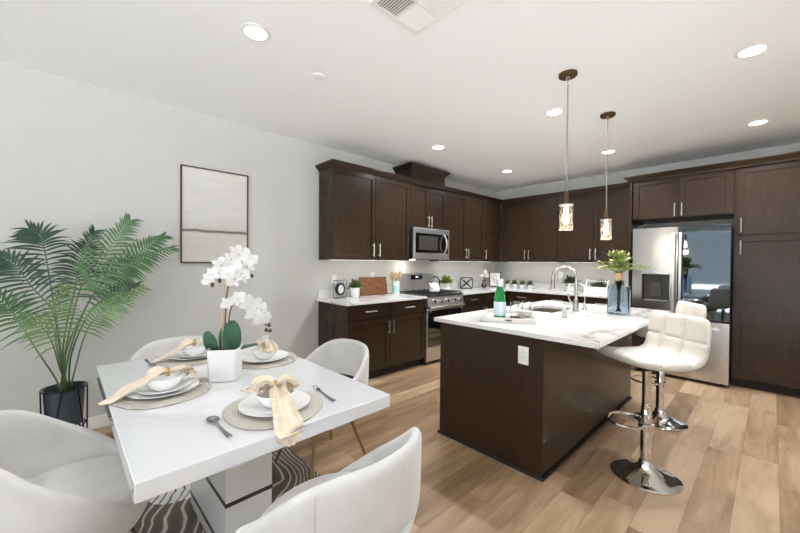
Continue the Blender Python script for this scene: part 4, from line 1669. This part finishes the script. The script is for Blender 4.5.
# ------------------------------------------------------------------ left worktop things
CT = .9145
t = thing('table_clock', 'small round clock in an open black wire frame on the left worktop', 'clock', (.13, -3.615, CT), PI/2+.28)
fr = MB()
w, h, d = .085, .215, .05
for y in (-d/2, d/2):
    fr.tube([(-w, y, .003), (w, y, .003), (w, y, h), (-w, y, h)], .003, 6, closed=True)
for x in (-w, w):
    for z in (.003, h):
        fr.tube([(x, -d/2, z), (x, d/2, z)], .003, 6)
fr.tube([(0, 0, h), (0, 0, h-.04)], .003, 6).tube([(-w, 0, h), (w, 0, h)], .003, 6).tube([(0, 0, .003), (0, 0, .045)], .003, 6).tube([(-w, 0, .003), (w, 0, .003)], .003, 6)
fr.build('wire_frame', blackmetal_m, t)
cc_ = MB().lathe([(0, .02), (.07, .02), (.074, .012), (.074, -.016), (.070, -.02), (.056, -.02), (.052, -.012), (0, -.012)], 36, (0, 0, .108), 'y').build('case', black_m, t)
MB().lathe([(0, -.0135), (.052, -.0135)], 32, (0, 0, .108), 'y', caps=False).build('dial', cream_m, cc_)
hd = MB().tube([(0, -.0155, .108), (.004, -.0155, .14)], .0016, 6).tube([(0, -.0155, .108), (-.024, -.0155, .094)], .0018, 6)
for k in range(12):
    a = PI*k/6
    hd.tube([(.042*sin(a), -.0148, .108+.042*cos(a)), (.048*sin(a), -.0148, .108+.048*cos(a))], .0012, 4)
hd.build('hands_and_marks', ink_m, cc_)

rnd = random.Random(3)


def potted(name, label, cat, loc, prof, pm, fol, fm, group=None, sq=None, rz=0.0):
    t = thing(name, label, cat, loc, rz, group)
    if sq:
        w_, h_ = sq
        mm = MB().prism(rrect(w_, w_, w_*.08, 3), 0, h_)
        mm.build('pot', pm, t, bevel=.002)
        zt = h_
        MB().prism(rrect(w_*.86, w_*.86, w_*.06, 3), h_+.0004, h_+.002).build('soil', soil_m, t)
    else:
        MB().lathe(prof, 28).build('pot', pm, t)
        zt = max(p[1] for p in prof)
        r_ = [p[0] for p in prof if abs(p[1]-zt) < 1e-6][-1]
        MB().lathe([(0, zt-.008), (r_*.97, zt-.010)], 24, caps=False).build('soil', soil_m, t)
    m = MB()
    fol(m, zt)
    m.build('foliage', fm, t, ang=80, wmerge=False)
    return t


POT = [(0, 0), (.046, 0), (.05, .004), (.066, .118), (.066, .122), (.061, .122), (.058, .105)]
potted('potted_herb', 'bushy green herb in a round white pot beside the small clock', 'potted plant', (.165, -3.425, CT), POT, potwhite_m,
       lambda m, z: bush(m, (0, 0, z-.01), .075, .11, 190, .05, .024, rnd, .45, .2), herb_m)

t = thing('cutting_board', 'rectangular walnut cutting board leaning on the wall behind the worktop', 'cutting board', (.075, -3.04, CT), PI/2)
R_ = Matrix.Rotation(math.radians(-9), 4, 'X')
m = MB().prism(rrect(.455, .238, .012, 4), -.010, .010, lambda x, y, z: tuple(R_ @ Vector((x, z, y+.119))+Vector((0, 0, .0022))))
m.build('board', board_m, t, bevel=.003)

t = thing('utensil_crock', 'white and pale teal ceramic crock holding wooden utensils', 'utensil crock', (.165, -2.735, CT), 0)
MB().lathe([(0, 0), (.049, 0), (.052, .004), (.052, .175), (.050, .178), (.046, .178), (.045, .15), (.045, .01), (0, .01)], 32).build('crock', potwhite_m, t)
MB().lathe([(.0523, .02), (.0527, .021), (.0527, .124), (.0523, .125)], 32, caps=False).build('teal_band', teal_m, t)
rnd = random.Random(8)
for k in range(6):
    a = 2*PI*k/6+.3
    bx, by = .028*cos(a), .028*sin(a)
    tx, ty = .075*cos(a), .085*sin(a)
    ht = .285+rnd.uniform(-.02, .02)
    u_ = thing('wooden_spoon', 'one of the pale wooden utensils standing in the white and teal crock', 'kitchen utensil', (.165, -2.735, CT+.0105), 0, 'wooden utensils in the crock')
    d = Vector((tx-bx, ty-by, ht))
    MB().tube([(bx*.8, by*.8, .004), Vector((bx*.8, by*.8, .004))+d*.78], .0055, 8).build('handle', utwood_m, u_)
    e = Vector((bx*.8, by*.8, .004))+d*.86
    sw = MB()
    sw.ball(e, 1, 14, 10, (.022, .03, .048))
    sw.build('head', utwood_m, u_)

# ------------------------------------------------------------------ stove top things
t = thing('kettle', 'cream kettle with a tall black handle on the stove', 'kettle', (.46, -2.27, .9497), PI/2)
MB().lathe([(0, 0), (.068, 0), (.075, .008), (.072, .05), (.055, .095), (.034, .112), (0, .114)], 32).build('body', ceramic_m, t)
MB().lathe([(0, .1145), (.033, .1145), (.030, .122), (.008, .126), (.010, .138), (0, .142)], 24).build('lid', steel_m, t)
MB().tube([(-.062, 0, .05), (-.088, 0, .072), (-.102, 0, .108), (-.112, 0, .116)], .012, 10, radii=[.018, .014, .010, .009]).build('spout', ceramic_m, t)
MB().tube(catmull([(.066, 0, .05), (.10, 0, .08), (.10, 0, .15), (.06, 0, .195), (.0, 0, .205), (-.03, 0, .195)], 30), .0085, 10).build('handle', black_m, t)

rnd = random.Random(21)
potted('potted_herb', 'bright green leafy plant in a square white pot right of the stove', 'potted plant', (.25, -1.765, CT), None, potwhite_m,
       lambda m, z: bush(m, (0, 0, z-.005), .07, .09, 110, .085, .03, rnd, .5, .15), P('bright_leaf', C((128, 148, 54)), .5), sq=(.10, .125), rz=.2)

t = thing('lattice_ornament', 'black openwork knot ornament on the worktop right of the stove', 'ornament', (.17, -1.13, CT), .63)
m = MB()
hw, hh = .10, .185
for y in (-.028, .028):
    m.tube([(p[0], y, p[1]+hh/2+.004) for p in rrect(2*hw, hh, .03, 4)], .0075, 6, closed=True)
    for k, s_ in ((-1, 1), (0, 1), (1, 1), (-1, -1), (0, -1), (1, -1)):
        x0, x1 = -hw*.9+k*.055, hw*.9+k*.055
        x0, x1 = max(-hw+.006, x0), min(hw-.006, x1)
        za, zb_ = (.012, hh-.004) if s_ > 0 else (hh-.004, .012)
        m.tube([(x0, y, za+(0 if k <= 0 else (zb_-za)*.25)), (x1, y, zb_-(0 if k >= 0 else (zb_-za)*.25))], .0075, 6)
for x, z in ((-hw, .06), (-hw, .12), (hw, .06), (hw, .12), (-.04, hh+.004), (.04, hh+.004), (-.04, .008), (.04, .008)):
    m.tube([(x, -.028, z), (x, .028, z)], .0075, 6)
tag(m.build('lattice', black_m, t))

t = thing('bud_vase', 'small dark vase of pale blossoms beside the little framed drawing', 'vase', (.20, -.66, CT), 0)
MB().lathe([(0, 0), (.03, 0), (.042, .02), (.046, .05), (.036, .085), (.022, .10), (.024, .108), (.019, .108), (.017, .09)], 24).build('vase', P('smoky_glass', C((48, 48, 46)), .1), t)
rnd = random.Random(4)
for k in range(7):
    a = rnd.uniform(0, 2*PI)
    e = Vector((.075*cos(a), .075*sin(a)-.02, .20+rnd.uniform(0, .11)))
    MB().tube(catmull([(0, 0, .09), (e.x*.3, e.y*.3, e.z*.7), tuple(e)], 10), .002, 5).build('stem', brownstem_m, t)
    b_ = blossom(tuple(e), (.8, -.6, .2), .034, rnd)
    b_.build('blossom', P('blush_petal', C((236, 224, 210)), .6), t, ang=80)
for k in range(4):
    a = k*1.6
    m = MB()
    leaf_strip(m, (0, 0, .10), (cos(a)*.7, sin(a)*.7, .6), (0, 0, 1), .085, .035, .2)
    m.build('leaf', herbdark_m, t, solid=.001)

t = thing('framed_drawing', 'small black-framed line drawing standing in the kitchen corner', 'picture', (.20, -.29, CT), .72)
R_ = Matrix.Rotation(math.radians(-8), 4, 'X')
w, h = .105, .275


def tl(x, y, z):
    return tuple(R_ @ Vector((x, y, z))+Vector((0, 0, .003)))


m = MB()
for x0, x1, z0, z1 in ((-w, w, 0, .016), (-w, w, h-.016, h), (-w, -w+.016, .016, h-.016), (w-.016, w, .016, h-.016)):
    b_ = MB().box(x0, x1, -.012, .008, z0, z1)
    m.add([tl(*v) for v in b_.v], b_.f)
m.build('frame', black_m, t)
b_ = MB().box(-w+.016, w-.016, -.004, .004, .016, h-.016)
pg = MB().add([tl(*v) for v in b_.v], b_.f).build('paper', cream_m, t)
m = MB()
for cx_, cz_, r_ in ((0, .17, .034), (-.02, .12, .022), (.022, .11, .026), (0, .07, .018)):
    m.tube([tl(cx_+r_*cos(2*PI*k/18), -.0045, cz_+r_*1.2*sin(2*PI*k/18)) for k in range(18)], .0016, 4, closed=True)
m.build('drawing', ink_m, pg)

# ------------------------------------------------------------------ back worktop things
MINI = [(0, 0), (.030, 0), (.032, .003), (.040, .062), (.040, .065), (.036, .065), (.034, .056)]
labs = ['tiny potted plant in a white pot, first of the row, beside the framed drawing', 'tiny potted plant in a white pot, second of the row from the corner',
        'tiny potted plant in a white pot, third of the row from the corner', 'tiny potted plant in a white pot, last of the row, nearest the faucet']
for k, x in enumerate((.40, .54, .685, .825)):
    rnd = random.Random(30+k)
    potted('mini_plant', labs[k], 'potted plant', (x, -.19, CT), MINI, potwhite_m,
           lambda m, z: bush(m, (0, 0, z-.008), .042, .07, 80, .048, .018, rnd, .5, .1), herb_m if k % 2 == 0 else herbdark_m, 'row of tiny potted plants')
rnd = random.Random(50)
potted('potted_succulent', 'spiky dark green plant in a round white pot behind the faucet', 'potted plant', (1.50, -.20, CT),
       [(0, 0), (.05, 0), (.056, .005), (.066, .125), (.066, .13), (.06, .13), (.056, .11)], potwhite_m,
       lambda m, z: bush(m, (0, 0, z-.01), .06, .06, 90, .12, .022, rnd, .4, .1), herbdark_m)
t = thing('wooden_caddy', 'white house-shaped wooden caddy on the back worktop left of the blue vase', 'caddy', (1.90, -.20, CT), 0)
m = MB()
for x in (-.155, .137):
    m.prism([(-.075, 0.001), (.075, 0.001), (.075, .085), (.022, .20), (-.022, .20), (-.075, .085)], x, x+.018, lambda a, b, c: (c, a, b))
m.build('end_board', plastic_m, t, bevel=.002)
MB().box(-.1365, .1365, -.075, -.060, .001, .095).build('side_board', plastic_m, t, bevel=.002)
MB().box(-.1365, .1365, .060, .075, .001, .095).build('side_board', plastic_m, t, bevel=.002)
MB().box(-.1365, .1365, -.0595, .0595, .001, .013).build('bottom_board', plastic_m, t)
MB().tube([(-.1365, 0, .175), (.1365, 0, .175)], .009, 12).build('handle', plastic_m, t)
rnd = random.Random(60)
potted('potted_succulent', 'spiky dark green plant growing inside the white wooden caddy', 'potted plant', (1.93, -.20, CT+.0138),
       [(0, 0), (.038, 0), (.042, .004), (.05, .09), (.05, .094), (.045, .094), (.042, .08)], P('grey_pot', C((120, 116, 108)), .6),
       lambda m, z: bush(m, (0, 0, z-.01), .06, .05, 80, .11, .02, rnd, .45, .15), herbdark_m)

# ------------------------------------------------------------------ island things
TRX, TRY, TRR = 2.265, -3.435, math.radians(29)
t = thing('serving_tray', 'white marbled serving tray with small dark handles on the island', 'tray', (TRX, TRY, CT), TRR)
w, d = .19, .24
MB().box(-w, w, -d, d, .0, .008).build('base', quartz_m, t, bevel=.002)
m = MB().box(-w, w, -d, -d+.012, .0085, .036).box(-w, w, d-.012, d, .0085, .036)
m.box(-w, -w+.012, -d+.012, d-.012, .0085, .036).box(w-.012, w, -d+.012, d-.012, .0085, .036)
m.build('rim', P('pale_tray_rim', C((228, 222, 216)), .35), t, bevel=.002)
for s_ in (-1, 1):
    MB().tube([(-.022, s_*(d+.0005), .022), (-.016, s_*(d+.014), .022), (.016, s_*(d+.014), .022), (.022, s_*(d+.0005), .022)], .004, 8).build('handle', blackmetal_m, t)


def onto(lx_, ly_):
    return (TRX+lx_*cos(TRR)-ly_*sin(TRR), TRY+lx_*sin(TRR)+ly_*cos(TRR), CT+.0085)


t = thing('bottle', 'green glass bottle with a pale blue label on the tray', 'bottle', onto(-.07, -.02), 0)
MB().lathe([(0, 0), (.042, 0), (.045, .004), (.045, .14), (.042, .165), (.030, .215), (.019, .25), (.0175, .275), (.019, .277), (.019, .288), (0, .288)], 32).build('glass', bottle_m, t)
MB().lathe([(.0453, .018), (.0457, .0185), (.0457, .125), (.0453, .1255)], 32, caps=False).build('label', bluelabel_m, t)
MB().lathe([(.0215, .245), (.026, .247), (.027, .295), (.022, .304), (0, .304)], 24, caps=False).build('cap', P('pale_foil', C((214, 226, 232)), .35, .4), t)
for k, (lx_, ly_, lab) in enumerate(((.055, -.03, 'clear glass tumbler on the tray, nearer the bottle'), (.115, .06, 'clear glass tumbler on the tray, farther right from the bottle'))):
    g_ = MB().lathe([(0, 0), (.044, 0), (.048, .004), (.050, .125), (.0475, .125), (.045, .014), (0, .012)], 28).build('tumbler', clear_m)
    tag(g_, lab, 'glass', 'tumblers on the tray')
    g_.location = onto(lx_, ly_)
t = thing('soap_bottle', 'small clear bottle by the island sink in front of the faucet', 'bottle', (2.545, -3.06, CT), 0)
MB().lathe([(0, 0), (.018, 0), (.020, .003), (.020, .055), (.015, .066), (.010, .070), (.010, .076), (0, .076)], 20).build('bottle', P('frosted_bottle', C((222, 230, 230)), .25, trans=.5, ior=1.2), t)
MB().lathe([(0, .0765), (.012, .0765), (.012, .10), (0, .10)], 18).build('cap', P('frosted_cap', C((214, 222, 222)), .3), t)

t = thing('glass_vase', 'square pale blue glass vase of leafy stems on the island', 'vase', (2.775, -2.475, CT), math.radians(-22))
lv2 = [(.062, 0), (.066, .006), (.066, .215), (.060, .245), (.040, .258), (.036, .268), (.036, .29), (.040, .296), (.036, .296), (.032, .285), (.032, .268), (.036, .252), (.055, .238), (.060, .21), (.060, .014), (.05, .012)]


def fn(i, j):
    h_, z_ = lv2[i]
    x, y = rrect(2*h_, 2*h_, h_*(.22 if z_ < .25 else .95), 6)[j]
    return (x, y, z_)


m = MB().grid(fn, len(lv2), npoly, cv=True)
m.add([m.v[j] for j in range(npoly)], [tuple(range(npoly))])
m.add([m.v[(len(lv2)-1)*npoly+j] for j in range(npoly)], [tuple(range(npoly))])
m.build('vase', blueglass_m, t, ang=50)
t = thing('leaf_bouquet', 'spray of pale green leafy stems in the blue glass vase', 'greenery', (2.775, -2.475, CT+.016), 0)
rnd = random.Random(77)
MB().lathe([(.012, .20), (.026, .26), (.031, .30), (.034, .345), (.0, .33)], 20).build('wrap', P('burlap_wrap', C((196, 170, 128)), .9), t)
for k in range(26):
    a = 2*PI*k/13+rnd.uniform(-.25, .25)
    el = rnd.uniform(.2, .75) if k < 13 else rnd.uniform(.8, 1.45)
    d = Vector((cos(a)*cos(el), sin(a)*cos(el), sin(el)))
    ln = rnd.uniform(.16, .215)
    cvp = catmull([(cos(a)*.008, sin(a)*.008, .02 if k % 4 == 0 else .21), (cos(a)*.012, sin(a)*.012, .20), (cos(a)*.018, sin(a)*.018, .335), Vector((0, 0, .335))+d*ln*.6+Vector((0, 0, .02)), Vector((0, 0, .335))+d*ln-Vector((0, 0, .005))], 36)
    s_ = MB().tube(cvp, .0022, 6).build('stem', stem_m, t)
    m = MB()
    for i in range(20, 36):
        p = cvp[i]
        tg = (cvp[min(i+1, 35)]-cvp[i-1]).normalized()
        sd = tg.cross(Vector((0, 0, 1)))
        if sd.length < .1:
            sd = Vector((1, 0, 0))
        sd.normalize()
        for q in (-1, 1):
            leaf_strip(m, p, tg*.8+sd*q*.8+Vector((0, 0, rnd.uniform(-.2, .4))), (rnd.uniform(-.4, .4), rnd.uniform(-.4, .4), 1), rnd.uniform(.042, .058), .017, .05, 4, .2)
    m.build('leaves', sage_m, s_, ang=80, wmerge=False)
